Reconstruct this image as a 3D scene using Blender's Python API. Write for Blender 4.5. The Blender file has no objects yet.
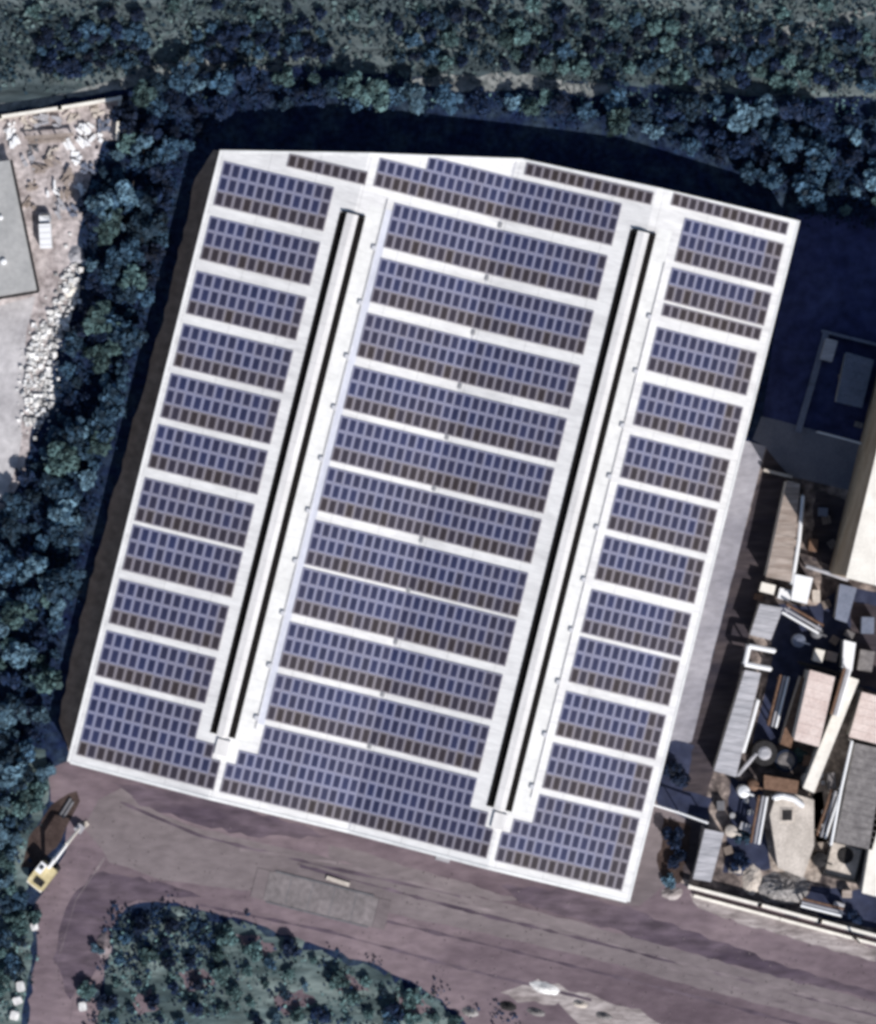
import bpy, math, random
import numpy as np
from mathutils import Vector

random.seed(7)
rng = np.random.default_rng(7)
sc = bpy.context.scene
COL = sc.collection
S = 0.15            # metres per picture unit on the ground
H = 600.0           # camera height
R = math.radians

# ------------------------------------------------------------------ helpers
def P(px, py, z=0.0):
    f = (H - z) / H * S
    return ((px - 438) * f, (512 - py) * f, z)

def inpoly(x, y, poly):
    c = False
    j = len(poly) - 1
    for i in range(len(poly)):
        xi, yi = poly[i]; xj, yj = poly[j]
        if (yi > y) != (yj > y) and x < (xj - xi) * (y - yi) / (yj - yi) + xi:
            c = not c
        j = i
    return c

def scatter(poly, dist, n_max=100000, seed=1, tries=30000):
    """dart throwing in a polygon with minimum distance (hash grid)."""
    r = random.Random(seed)
    xs = [p[0] for p in poly]; ys = [p[1] for p in poly]
    x0, x1, y0, y1 = min(xs), max(xs), min(ys), max(ys)
    grid = {}; out = []
    for _ in range(tries):
        x = r.uniform(x0, x1); y = r.uniform(y0, y1)
        if not inpoly(x, y, poly): continue
        gx, gy = int(x // dist), int(y // dist)
        ok = True
        for a in (-1, 0, 1):
            for b in (-1, 0, 1):
                for q in grid.get((gx + a, gy + b), ()):
                    if (q[0] - x) ** 2 + (q[1] - y) ** 2 < dist * dist:
                        ok = False
        if ok:
            grid.setdefault((gx, gy), []).append((x, y)); out.append((x, y))
            if len(out) >= n_max: break
    return out

class MB:
    def __init__(self): self.v = []; self.f = []; self.m = []
    def face(self, idx, m=0): self.f.append(tuple(idx)); self.m.append(m)
    def box(self, c, s, rz=0.0, m=0):
        cx, cy, cz = c; sx, sy, sz = s[0] / 2, s[1] / 2, s[2] / 2
        b = len(self.v); ca, sa = math.cos(rz), math.sin(rz)
        for dz in (-sz, sz):
            for dx, dy in ((-sx, -sy), (sx, -sy), (sx, sy), (-sx, sy)):
                self.v.append((cx + dx * ca - dy * sa, cy + dx * sa + dy * ca, cz + dz))
        for q in ((3, 2, 1, 0), (4, 5, 6, 7), (0, 1, 5, 4), (1, 2, 6, 5), (2, 3, 7, 6), (3, 0, 4, 7)):
            self.face([b + i for i in q], m)
        return self
    def prism(self, poly, z0, z1, m=0, mside=None):
        """poly: list of (x,y); z1 may be a list of heights."""
        a = sum(poly[i][0] * poly[(i + 1) % len(poly)][1] - poly[(i + 1) % len(poly)][0] * poly[i][1] for i in range(len(poly)))
        zs = z1 if isinstance(z1, (list, tuple)) else [z1] * len(poly)
        if a < 0: poly = poly[::-1]; zs = list(zs)[::-1]
        n = len(poly); b = len(self.v)
        z0s = z0 if isinstance(z0, (list, tuple)) else [z0] * n
        if isinstance(z0, (list, tuple)) and a < 0: z0s = list(z0)[::-1]
        for (x, y), z in zip(poly, z0s): self.v.append((x, y, z))
        for (x, y), z in zip(poly, zs): self.v.append((x, y, z))
        self.face([b + i for i in range(n)][::-1], m if mside is None else mside)
        self.face([b + n + i for i in range(n)], m)
        for i in range(n):
            j = (i + 1) % n
            self.face([b + i, b + j, b + n + j, b + n + i], m if mside is None else mside)
        return self
    def tube(self, p0, p1, r0, r1=None, n=8, m=0, caps=True):
        r1 = r0 if r1 is None else r1
        p0 = Vector(p0); p1 = Vector(p1); d = (p1 - p0).normalized()
        up = Vector((0, 0, 1)) if abs(d.z) < .9 else Vector((1, 0, 0))
        a = d.cross(up).normalized(); c = d.cross(a)
        b = len(self.v)
        for p, r in ((p0, r0), (p1, r1)):
            for i in range(n):
                t = 2 * math.pi * i / n
                self.v.append(tuple(p + a * (math.cos(t) * r) + c * (math.sin(t) * r)))
        for i in range(n):
            j = (i + 1) % n
            self.face((b + i, b + n + i, b + n + j, b + j), m)
        if caps:
            self.face([b + i for i in range(n)], m); self.face([b + n + i for i in range(n)][::-1], m)
        return self
    def quads(self, arr, m=0):
        b = len(self.v)
        self.v.extend(map(tuple, arr.reshape(-1, 3)))
        for i in range(len(arr)):
            self.f.append((b + 4 * i, b + 4 * i + 1, b + 4 * i + 2, b + 4 * i + 3)); self.m.append(m)
        return self
    def mesh(self, name, mats):
        me = bpy.data.meshes.new(name)
        me.from_pydata(self.v, [], self.f)
        for mt in (mats if isinstance(mats, (list, tuple)) else [mats]): me.materials.append(mt)
        me.polygons.foreach_set('material_index', self.m)
        me.update()
        return me
    def build(self, name, mats, parent=None, loc=None, rot=None):
        return link(name, self.mesh(name, mats), parent, loc, rot)

def link(name, me, parent=None, loc=None, rot=None):
    o = bpy.data.objects.new(name, me); COL.objects.link(o)
    if parent is not None: o.parent = parent
    if loc is not None: o.location = loc
    if rot is not None: o.rotation_euler = rot
    return o

def tag(o, label, cat, group=None):
    o['label'] = label; o['category'] = cat
    if group: o['group'] = group
    return o

def thing(name, label, cat, loc=(0, 0, 0), rz=0.0, group=None):
    o = bpy.data.objects.new(name, None); COL.objects.link(o)
    o.empty_display_size = .3
    o.location = loc; o.rotation_euler = (0, 0, rz)
    return tag(o, label, cat, group)

def struct(o): o['kind'] = 'structure'; return o

ORD = ['first', 'second', 'third', 'fourth', 'fifth', 'sixth', 'seventh', 'eighth', 'ninth', 'tenth', 'eleventh', 'twelfth', 'thirteenth']

# ------------------------------------------------------------------ materials
def mat(name, c1, c2=None, scale=1.0, rough=.85, stretch=(1, 1, 1), rotz=0.0, c3=None, detail=6, bump=0.0, bscale=None,
        island=0.0, objrand=0.0, lo=.35, hi=.65, spec=.3, metal=0.0, coord='Object', fine=0.0, fscale=3.0):
    m = bpy.data.materials.new(name); m.use_nodes = True
    nt = m.node_tree; n = nt.nodes; l = nt.links
    bs = n['Principled BSDF']; bs.inputs['Roughness'].default_value = rough
    bs.inputs['Specular IOR Level'].default_value = spec
    bs.inputs['Metallic'].default_value = metal
    col = None
    if c2 is None:
        rgb = n.new('ShaderNodeRGB'); rgb.outputs[0].default_value = (*c1, 1); col = rgb.outputs[0]
        tc = None
    else:
        tc = n.new('ShaderNodeTexCoord'); mp = n.new('ShaderNodeMapping')
        mp.inputs['Rotation'].default_value = (0, 0, rotz); mp.inputs['Scale'].default_value = stretch
        l.new(tc.outputs[coord], mp.inputs['Vector'])
        no = n.new('ShaderNodeTexNoise'); no.inputs['Scale'].default_value = scale; no.inputs['Detail'].default_value = detail
        no.inputs['Roughness'].default_value = .65
        l.new(mp.outputs[0], no.inputs['Vector'])
        cr = n.new('ShaderNodeValToRGB')
        cr.color_ramp.elements[0].position = lo; cr.color_ramp.elements[0].color = (*c1, 1)
        cr.color_ramp.elements[1].position = hi; cr.color_ramp.elements[1].color = (*c2, 1)
        if c3 is not None:
            e = cr.color_ramp.elements.new((lo + hi) / 2); e.color = (*c3, 1)
        l.new(no.outputs['Fac'], cr.inputs['Fac']); col = cr.outputs[0]
        if fine:
            n2 = n.new('ShaderNodeTexNoise'); n2.inputs['Scale'].default_value = fscale; n2.inputs['Detail'].default_value = 4
            l.new(mp.outputs[0], n2.inputs['Vector'])
            mr = n.new('ShaderNodeMapRange'); mr.inputs['From Min'].default_value = .3; mr.inputs['From Max'].default_value = .7
            mr.inputs['To Min'].default_value = 1 - fine; mr.inputs['To Max'].default_value = 1 + fine
            l.new(n2.outputs['Fac'], mr.inputs['Value'])
            col = mul(nt, col, mr.outputs[0])
        if bump:
            bn = n.new('ShaderNodeTexNoise'); bn.inputs['Scale'].default_value = bscale or scale * 4; bn.inputs['Detail'].default_value = 5
            l.new(mp.outputs[0], bn.inputs['Vector'])
            bp = n.new('ShaderNodeBump'); bp.inputs['Strength'].default_value = .6; bp.inputs['Distance'].default_value = bump
            l.new(bn.outputs['Fac'], bp.inputs['Height']); l.new(bp.outputs[0], bs.inputs['Normal'])
    if island:
        g = n.new('ShaderNodeNewGeometry')
        mr = n.new('ShaderNodeMapRange'); mr.inputs['To Min'].default_value = 1 - island; mr.inputs['To Max'].default_value = 1 + island
        l.new(g.outputs['Random Per Island'], mr.inputs['Value']); col = mul(nt, col, mr.outputs[0])
    if objrand:
        g = n.new('ShaderNodeObjectInfo')
        mr = n.new('ShaderNodeMapRange'); mr.inputs['To Min'].default_value = 1 - objrand; mr.inputs['To Max'].default_value = 1 + objrand
        l.new(g.outputs['Random'], mr.inputs['Value']); col = mul(nt, col, mr.outputs[0])
    l.new(col, bs.inputs['Base Color'])
    return m

def seams(m, period, width, amount, axis):
    nt = m.node_tree; n = nt.nodes; l = nt.links; bs = n['Principled BSDF']
    col = bs.inputs['Base Color'].links[0].from_socket
    tc = n.new('ShaderNodeTexCoord'); sp = n.new('ShaderNodeSeparateXYZ'); l.new(tc.outputs['Object'], sp.inputs[0])
    a = n.new('ShaderNodeMath'); a.operation = 'DIVIDE'; a.inputs[1].default_value = period; l.new(sp.outputs[axis], a.inputs[0])
    f = n.new('ShaderNodeMath'); f.operation = 'FRACT'; l.new(a.outputs[0], f.inputs[0])
    c = n.new('ShaderNodeMath'); c.operation = 'LESS_THAN'; c.inputs[1].default_value = width / period; l.new(f.outputs[0], c.inputs[0])
    d = n.new('ShaderNodeMath'); d.operation = 'MULTIPLY_ADD'; d.inputs[1].default_value = -amount; d.inputs[2].default_value = 1.0; l.new(c.outputs[0], d.inputs[0])
    l.new(mul(nt, col, d.outputs[0]), bs.inputs['Base Color'])
    return m

def mul(nt, col, val):
    x = nt.nodes.new('ShaderNodeVectorMath'); x.operation = 'SCALE'
    nt.links.new(col, x.inputs[0]); nt.links.new(val, x.inputs['Scale'])
    return x.outputs[0]

UROT = R(14.04)
M = {}
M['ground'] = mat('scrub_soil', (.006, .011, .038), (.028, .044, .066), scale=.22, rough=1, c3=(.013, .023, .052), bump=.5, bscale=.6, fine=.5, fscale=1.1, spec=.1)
M['hill'] = mat('dry_hillside_grass', (.024, .036, .044), (.135, .160, .160), scale=.085, rough=1, c3=(.060, .080, .086), rotz=R(38), stretch=(.30, 1.7, 1), bump=.4, bscale=.5, fine=.5, fscale=.5, spec=.1)
M['bare'] = mat('pale_bare_verge', (.12, .135, .135), (.26, .265, .255), scale=.25, rough=1, bump=.2, fine=.35, fscale=1.0, spec=.1)
M['road'] = mat('compacted_dirt', (.100, .074, .087), (.212, .164, .176), scale=.06, rough=.95, c3=(.148, .113, .127), rotz=UROT, stretch=(.5, 1.15, 1), bump=.1, bscale=.8, fine=.17, fscale=.8, spec=.15, detail=6)
M['track'] = mat('grey_gravel_track', (.134, .112, .117), (.196, .166, .170), scale=.08, rough=.95, rotz=UROT, stretch=(.5, 1.15, 1), bump=.08, bscale=.9, fine=.14, fscale=.9, spec=.15, detail=6)
M['damp'] = mat('damp_dirt', (.058, .043, .060), (.125, .096, .114), scale=.12, rough=.9, rotz=UROT, stretch=(.4, 1.3, 1), fine=.35, fscale=.7, spec=.2, detail=9)
M['paledirt'] = mat('pale_dust', (.20, .17, .165), (.38, .34, .33), scale=.3, rough=1, rotz=UROT, stretch=(.4, 1.4, 1), fine=.3, fscale=1.2, spec=.1)
M['paledirt2'] = mat('dusty_wheel_track', (.13, .108, .115), (.22, .185, .19), scale=.2, rough=1, rotz=UROT, stretch=(.3, 1.6, 1), fine=.3, fscale=.7, spec=.1)
M['buff'] = mat('buff_stained_paving', (.16, .13, .11), (.42, .36, .31), scale=.3, rough=.95, fine=.35, fscale=1.2, spec=.15)
M['yard'] = mat('pale_yard_concrete', (.33, .315, .32), (.50, .48, .48), scale=.16, rough=.95, fine=.15, fscale=1.0, spec=.15)
M['yarddirt'] = mat('pink_grey_yard_dirt', (.24, .205, .20), (.50, .45, .44), scale=.30, rough=1, fine=.4, fscale=1.1, bump=.15, spec=.1)
M['apron'] = mat('grey_lavender_concrete', (.215, .21, .24), (.34, .33, .36), scale=.12, rough=.9, rotz=R(-76), stretch=(.5, 1.2, 1), fine=.15, fscale=1.2, spec=.2)
M['darklane'] = mat('dark_soil_and_shade', (.024, .021, .030), (.070, .056, .058), scale=.2, rough=.9, rotz=R(-76), stretch=(.25, 1.4, 1), fine=.3, fscale=1.0, spec=.2)  # dark lane soil; the yard patches use it as painted shade
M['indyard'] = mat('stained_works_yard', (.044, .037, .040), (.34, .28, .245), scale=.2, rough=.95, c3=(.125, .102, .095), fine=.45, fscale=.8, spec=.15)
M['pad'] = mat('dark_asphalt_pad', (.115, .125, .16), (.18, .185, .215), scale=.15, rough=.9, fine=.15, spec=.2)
M['brownstrip'] = mat('shadow_tint_earth', (.38, .245, .165), (.48, .325, .23), scale=.12, rough=1, rotz=R(-76), stretch=(.9, 1.0, 1), fine=.25, fscale=.8, spec=.1)  # warm brown set to tint the shaded ground beside the warehouse
M['shade_asphalt'] = mat('blue_black_shade', (.018, .023, .050), (.036, .042, .074), scale=.2, rough=.9, fine=.3, fscale=.6, spec=.15)  # paints shade into the works yard ground
M['deep_shade_asphalt'] = mat('navy_shade_asphalt', (.022, .028, .085), (.040, .050, .125), scale=.2, rough=.9, fine=.35, fscale=.6, spec=.15)  # bluer copy for ground inside the tall block's shadow
M['bank'] = mat('dark_earth_and_shadow', (.035, .024, .022), (.075, .054, .048), scale=.3, rough=1, fine=.3, spec=.1)  # dark earth colour, also painted for the excavator's shadow
M['meadow'] = mat('teal_rough_grass', (.028, .044, .050), (.165, .205, .196), scale=.13, rough=1, c3=(.078, .108, .110), rotz=R(38), stretch=(.4, 1.6, 1), bump=.4, bscale=.6, fine=.45, fscale=.6, spec=.1)

M['roof'] = seams(seams(mat('white_roof_sheet', (.54, .53, .525), (.735, .725, .71), scale=.16, rough=.5, stretch=(.5, 2.2, 1), fine=.08, fscale=1.4, spec=.35, lo=.25, hi=.55), 1.05, .10, .09, 1), 7.2, .14, .18, 0)
M['newsheet'] = seams(mat('bright_roof_sheet', (.62, .615, .595), (.75, .745, .72), scale=.25, rough=.5, fine=.06, fscale=1.2), 3.1, .12, .12, 1)
M['skylight'] = mat('milky_skylight_sheet', (.50, .51, .57), (.62, .63, .69), scale=.4, rough=.4, stretch=(2, .4, 1), fine=.08)
M['flash'] = mat('white_flashing', (.62, .62, .61), (.78, .78, .76), scale=.3, rough=.5, fine=.06)
M['cap'] = seams(mat('vent_cap_beige', (.60, .585, .57), (.74, .72, .70), scale=.3, rough=.6, stretch=(2, .4, 1), fine=.05), 3.0, .12, .14, 1)
M['louvre'] = mat('black_brown_louvre', (.006, .005, .005), (.011, .009, .008), scale=1.2, rough=.8, spec=.1)
M['wall'] = mat('beige_cladding', (.40, .38, .35), (.50, .48, .45), scale=.5, rough=.8)
M['grey'] = mat('grey_galvanised', (.27, .27, .28), (.38, .38, .39), scale=1.5, rough=.55, metal=.3)
M['lightgrey'] = mat('light_galvanised', (.46, .46, .48), (.58, .58, .60), scale=1.5, rough=.6)
M['dgrey'] = mat('dark_grey_metal', (.09, .09, .10), (.15, .15, .16), scale=1.5, rough=.6)
M['glass'] = mat('dark_glass', (.02, .025, .03), rough=.1, spec=.5)
M['alu'] = mat('panel_frame', (.232, .238, .345), rough=.5, metal=.0)

def panel_mat(name, ca, cb, rough):
    m = mat(name, ca, cb, scale=.9, rough=rough, objrand=.16, lo=.3, hi=.7, spec=.5, coord='Object')
    return m
M['dustyframe'] = mat('dusty_panel_frame', (.215, .195, .215), rough=.6)
M['cell'] = panel_mat('blue_silicon_cells', (.021, .026, .068), (.031, .037, .094), .3)
M['dusty'] = panel_mat('dusty_silicon_cells', (.026, .020, .022), (.044, .034, .034), .45)
M['violet'] = panel_mat('violet_silicon_cells', (.027, .028, .058), (.038, .038, .074), .3)

M['leaf_a'] = mat('blue_green_leaves', (.030, .064, .102), rough=.75, island=.8, objrand=.6, spec=.25)
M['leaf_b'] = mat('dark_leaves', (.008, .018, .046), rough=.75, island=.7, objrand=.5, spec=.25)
M['leaf_c'] = mat('teal_scrub_leaves', (.066, .115, .116), rough=.8, island=.8, objrand=.45, spec=.2)
M['leaf_d'] = mat('pale_highlight_leaves', (.085, .150, .20), rough=.8, island=.75, objrand=.4, spec=.2)  # pale crowns, colour lightened to carry sunlit highlights
M['dry'] = mat('dry_grass_blades', (.070, .092, .098), rough=.9, island=.35, spec=.1)
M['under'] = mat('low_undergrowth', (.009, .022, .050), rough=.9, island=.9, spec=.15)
M['scrub_dark'] = mat('dark_hill_scrub', (.018, .034, .046), rough=.9, island=.6, spec=.1)
M['scrub_teal'] = mat('teal_hill_scrub', (.085, .122, .122), rough=.9, island=.6, spec=.1)
M['bark'] = mat('bark', (.05, .04, .035), (.09, .075, .065), scale=3, rough=.95)

M['pink'] = mat('faded_pink_roof', (.54, .43, .39), (.68, .58, .53), scale=.5, rough=.8, fine=.14)
M['cream'] = mat('cream_render', (.68, .64, .57), (.82, .78, .70), scale=.4, rough=.8, fine=.08)
M['tallwall'] = mat('brown_stained_wall', (.28, .20, .13), (.42, .33, .24), scale=.2, rough=.9, fine=.2)
M['white'] = mat('white_paint', (.74, .74, .74), (.82, .82, .82), scale=.6, rough=.5)
M['brownroof'] = mat('rusty_brown_roof', (.22, .17, .14), (.40, .34, .30), scale=.4, rough=.85, rotz=R(-76), stretch=(.3, 2.5, 1), fine=.25, fscale=1.5)
M['greyroof'] = mat('weathered_grey_roof', (.28, .28, .30), (.45, .44, .46), scale=.4, rough=.75, rotz=R(-76), stretch=(.3, 3, 1), fine=.2, fscale=1.5)
M['dkroof'] = mat('dark_fibre_roof', (.13, .12, .12), (.22, .205, .20), scale=.6, rough=.85, fine=.25, fscale=1.6)
M['conc'] = mat('raw_concrete', (.40, .355, .31), (.58, .52, .46), scale=.4, rough=.9, fine=.18)
M['gravel'] = mat('grey_gravel', (.12, .115, .115), (.34, .32, .31), scale=1.2, rough=1, fine=.45, fscale=3)
M['black'] = mat('black_soot', (.012, .011, .012), (.03, .028, .028), scale=2, rough=.9)
M['rust'] = mat('rust_steel', (.10, .055, .035), (.20, .12, .08), scale=1.5, rough=.85)
M['yellow'] = mat('worn_yellow_paint', (.46, .38, .20), (.58, .50, .30), scale=1.2, rough=.6, fine=.15)
M['rubber'] = mat('track_rubber', (.02, .02, .02), (.04, .04, .04), scale=4, rough=.9)
M['timber'] = mat('grey_timber', (.20, .16, .135), (.34, .285, .25), scale=2, rough=.9)
M['rock'] = mat('white_rubble', (.42, .41, .40), (.78, .77, .75), scale=.8, rough=.95, island=.4)
M['shedroof'] = mat('grey_shed_roof', (.30, .30, .295), (.385, .38, .37), scale=.25, rough=.8, fine=.08, fscale=1.5)
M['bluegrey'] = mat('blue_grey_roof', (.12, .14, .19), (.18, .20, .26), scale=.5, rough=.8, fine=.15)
M['blue'] = mat('blue_tarp', (.10, .15, .28), (.16, .22, .36), scale=1, rough=.6)

def dusted(m, brown):
    nt = m.node_tree; n = nt.nodes; l = nt.links; bs = n['Principled BSDF']
    col = bs.inputs['Base Color'].links[0].from_socket
    at = n.new('ShaderNodeAttribute'); at.attribute_type = 'OBJECT'; at.attribute_name = 'dust'
    mx = n.new('ShaderNodeMix'); mx.data_type = 'RGBA'
    l.new(at.outputs['Fac'], mx.inputs[0]); l.new(col, mx.inputs[6]); mx.inputs[7].default_value = (*brown, 1)
    l.new(mx.outputs[2], bs.inputs['Base Color'])
    return m
dusted(M['cell'], (.040, .030, .029)); dusted(M['alu'], (.215, .19, .20))

# ------------------------------------------------------------------ camera, light, world
cam = bpy.data.objects.new('camera', bpy.data.cameras.new('camera')); COL.objects.link(cam)
cam.location = (0, 0, H); cam.rotation_euler = (0, 0, 0)
cam.data.sensor_fit = 'VERTICAL'; cam.data.sensor_height = 24
cam.data.lens = 24 * H / (1024 * S)
cam.data.clip_end = 6000; cam.data.clip_start = 1
sc.camera = cam

EL = 45.0
sd = Vector((-.51, .86, 0)).normalized()
travel = Vector((sd.x * math.cos(R(EL)), sd.y * math.cos(R(EL)), -math.sin(R(EL))))
sun = bpy.data.objects.new('sun', bpy.data.lights.new('sun', 'SUN')); COL.objects.link(sun)
sun.data.energy = 4.7; sun.data.angle = R(.5); sun.data.color = (1, .97, .95)
sun.rotation_euler = travel.to_track_quat('-Z', 'Y').to_euler()
sun.location = (60, -100, 200)
w = bpy.data.worlds.new('World'); sc.world = w; w.use_nodes = True
sky = w.node_tree.nodes.new('ShaderNodeTexSky'); sky.sky_type = 'NISHITA'; sky.sun_disc = False
sky.sun_elevation = R(EL); sky.sun_rotation = R(149)
bg = w.node_tree.nodes['Background']; bg.inputs['Strength'].default_value = .085
w.node_tree.links.new(sky.outputs[0], bg.inputs['Color'])
sc.view_settings.view_transform = 'Standard'; sc.view_settings.look = 'None'
sc.view_settings.exposure = 0.06; sc.view_settings.gamma = 1
sc.cycles.pixel_filter_type = 'BLACKMAN_HARRIS'; sc.cycles.filter_width = 3.5
sc.cycles.max_bounces = 4

# ------------------------------------------------------------------ setting: ground sheets
def ragged(poly, amp, step, seed):
    r = random.Random(seed); out = []
    for i in range(len(poly)):
        a, b = poly[i], poly[(i + 1) % len(poly)]
        d = math.hypot(b[0] - a[0], b[1] - a[1]); n = max(1, int(d / step))
        for k in range(n):
            t = k / n
            out.append((a[0] + (b[0] - a[0]) * t + r.uniform(-amp, amp), a[1] + (b[1] - a[1]) * t + r.uniform(-amp, amp)))
    return out

def sheet(name, poly, z, m, amp=0, step=12, seed=3):
    p = ragged(poly, amp, step, seed) if amp else poly
    mb = MB()
    pts = [P(x, y, 0) for x, y in p]
    a = sum(pts[i][0] * pts[(i + 1) % len(pts)][1] - pts[(i + 1) % len(pts)][0] * pts[i][1] for i in range(len(pts)))
    if a < 0: pts = pts[::-1]
    mb.v = [(x, y, z) for x, y, _ in pts]; mb.face(range(len(pts)))
    return struct(mb.build(name, m))

g = MB(); g.v = [(-3000, -3000, 0), (3000, -3000, 0), (3000, 3000, 0), (-3000, 3000, 0)]; g.face((0, 1, 2, 3))
struct(g.build('ground', M['ground']))
sheet('hillside', [(-400, -400), (1300, -400), (1300, 112), (876, 100), (760, 96), (600, 80), (450, 78), (300, 66), (200, 64), (125, 84), (0, 108), (-400, 165)], .006, M['hill'], 4, 14, 1)
sheet('verge', [(-200, 140), (0, 104), (60, 94), (118, 80), (150, 64), (210, 60), (290, 66), (290, 72), (210, 70), (122, 90), (0, 112), (-200, 152)], .012, M['bare'], 2, 9, 2)
sheet('clearing', [(388, 82), (440, 76), (520, 74), (600, 84), (640, 96), (610, 98), (540, 88), (450, 90)], .012, M['bare'], 3, 9, 5)
sheet('field_path', [(700, 40), (770, 30), (830, 18), (876, 4), (1000, -30), (1000, -20), (880, 14), (832, 28), (775, 40), (705, 47)], .012, M['bare'], 2, 9, 6)
road_poly = [(48, 772), (72, 760), (350, 830), (628, 900), (655, 800), (668, 740), (700, 740), (664, 880), (690, 886), (876, 938), (1300, 1050), (1300, 1300),
             (640, 1300), (560, 1300), (486, 1040), (440, 998), (380, 968), (300, 940), (235, 918), (165, 902), (125, 905), (112, 930), (100, 985), (90, 1300),
             (10, 1300), (28, 1010), (36, 950), (34, 905), (52, 882), (64, 850), (72, 812), (50, 800)]
sheet('road', road_poly, .006, M['road'], 2.5, 10, 7)
sheet('gravel_track', [(84, 826), (100, 800), (122, 788), (150, 808), (190, 826), (260, 842), (360, 866), (470, 894), (600, 928), (700, 956), (876, 1003), (1300, 1110), (1300, 1150),
                       (876, 1035), (700, 988), (560, 950), (430, 922), (330, 902), (240, 890), (160, 880), (110, 862)], .010, M['track'], 1.2, 14, 8)
sheet('damp_patch', [(112, 782), (220, 800), (300, 826), (330, 838), (250, 836), (190, 822), (140, 804)], .014, M['damp'], 2, 9, 9)
sheet('damp_patch', [(500, 885), (560, 890), (628, 908), (700, 935), (790, 968), (876, 992), (876, 1000), (780, 978), (690, 952), (600, 926), (520, 902)], .014, M['damp'], 2, 9, 10)
sheet('damp_patch', [(100, 870), (160, 882), (200, 896), (150, 900), (118, 906), (104, 960), (70, 1000), (52, 960), (70, 900)], .014, M['damp'], 2.5, 9, 20)
sheet('dust_patch', [(500, 992), (540, 980), (575, 992), (640, 1010), (680, 1040), (600, 1040), (560, 1004), (520, 1000)], .014, M['paledirt'], 3, 8, 11)
sheet('dust_patch', [(690, 893), (760, 912), (876, 948), (876, 962), (780, 934), (700, 910)], .014, M['paledirt'], 2, 8, 12)
sheet('dust_patch', [(330, 844), (430, 872), (520, 900), (500, 902), (420, 882), (330, 858)], .014, M['track'], 2, 8, 13)
sheet('yard', [(-300, 160), (0, 118), (119, 100), (117, 140), (104, 142), (84, 196), (76, 250), (70, 300), (52, 340), (40, 400), (30, 440), (22, 480), (0, 512), (-300, 800)], .010, M['yarddirt'], 1.5, 10, 14)
sheet('yard_paving', [(-300, 330), (0, 306), (36, 296), (26, 330), (24, 400), (20, 450), (12, 480), (0, 500), (-300, 760)], .016, M['yard'], 1.0, 12, 15)
sheet('shadow_strip_earth', [(214, 150), (196, 178), (168, 300), (140, 400), (104, 530), (76, 640), (58, 722), (72, 756), (90, 740), (226, 152)], .018, M['brownstrip'], 1.5, 10, 16)  # cut to the warehouse's cast shadow, colour warmed for that shade
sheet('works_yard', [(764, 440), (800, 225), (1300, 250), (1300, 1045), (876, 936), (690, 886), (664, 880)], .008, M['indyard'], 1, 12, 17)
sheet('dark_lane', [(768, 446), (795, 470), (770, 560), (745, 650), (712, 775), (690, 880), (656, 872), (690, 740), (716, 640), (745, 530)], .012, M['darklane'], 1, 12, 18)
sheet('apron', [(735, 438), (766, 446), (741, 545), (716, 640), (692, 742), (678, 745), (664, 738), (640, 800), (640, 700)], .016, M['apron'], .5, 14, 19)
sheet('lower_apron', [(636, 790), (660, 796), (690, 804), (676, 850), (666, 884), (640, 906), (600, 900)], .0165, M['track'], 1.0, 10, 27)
sheet('shade_asphalt', [(760, 438), (780, 300), (797, 215), (880, 215), (1010, 250), (980, 470), (872, 446), (796, 430)], .0125, M['deep_shade_asphalt'], 1, 14, 28)  # navy shade painted into the ground under the tall block's shadow
sheet('shade_asphalt', [(770, 604), (815, 606), (842, 586), (900, 596), (880, 694), (836, 678), (806, 668), (778, 745), (752, 744), (772, 660)], .0135, M['shade_asphalt'], 1, 12, 33)  # dark sheet paints the shade of the east yard
sheet('shade_asphalt', [(662, 742), (676, 738), (694, 744), (684, 790), (712, 800), (706, 826), (660, 806), (652, 795)], .0175, M['shade_asphalt'], 2, 7, 35)  # dark sheet painted for the shade patch at the apron's end
sheet('earth_and_shadow', [(664, 816), (692, 824), (682, 882), (668, 884), (657, 862)], .0175, M['bank'], 2, 7, 36)
sheet('shade_asphalt', [(730, 778), (762, 784), (766, 830), (774, 868), (744, 876), (722, 872), (730, 830)], .0135, M['shade_asphalt'], 2, 7, 37)  # dark sheet stands in for shade left of the tank house
sheet('buff_paving', [(764, 786), (822, 792), (828, 830), (820, 882), (800, 884), (770, 870), (762, 820)], .0145, M['buff'], 1.5, 8, 38)
sheet('shade_asphalt', [(812, 886), (876, 892), (890, 930), (830, 920), (800, 908)], .0135, M['shade_asphalt'], 1.5, 8, 39)  # shade behind the works wall, painted as dark ground
sheet('buff_paving', [(846, 690), (862, 690), (840, 780), (830, 842), (816, 842), (812, 800), (828, 750)], .0145, M['buff'], 1.5, 8, 40)
for q, pl in enumerate([[(236, 934), (262, 936), (280, 952), (250, 954)], [(330, 972), (352, 974), (372, 990), (340, 990)], [(180, 972), (205, 968), (216, 986), (190, 992)], [(270, 996), (300, 990), (318, 1004), (284, 1014)], [(130, 998), (150, 990), (160, 1008), (138, 1016)], [(396, 992), (424, 998), (436, 1014), (400, 1012)]]):
    sheet('dirt_clearing', pl, .0125, M['road'], 3, 6, 100 + q)
sheet('earth_and_shadow', [(20, 868), (30, 838), (46, 812), (60, 798), (76, 792), (80, 802), (68, 822), (58, 846), (40, 866)], .017, M['bank'], 2, 7, 29)  # dark brown sheet painted for the excavator's shadow over the bank
sheet('meadow', [(-60, 745), (46, 748), (50, 790), (30, 850), (24, 905), (34, 930), (22, 1024), (-60, 1100)], .005, M['meadow'], 2, 9, 31)
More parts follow.
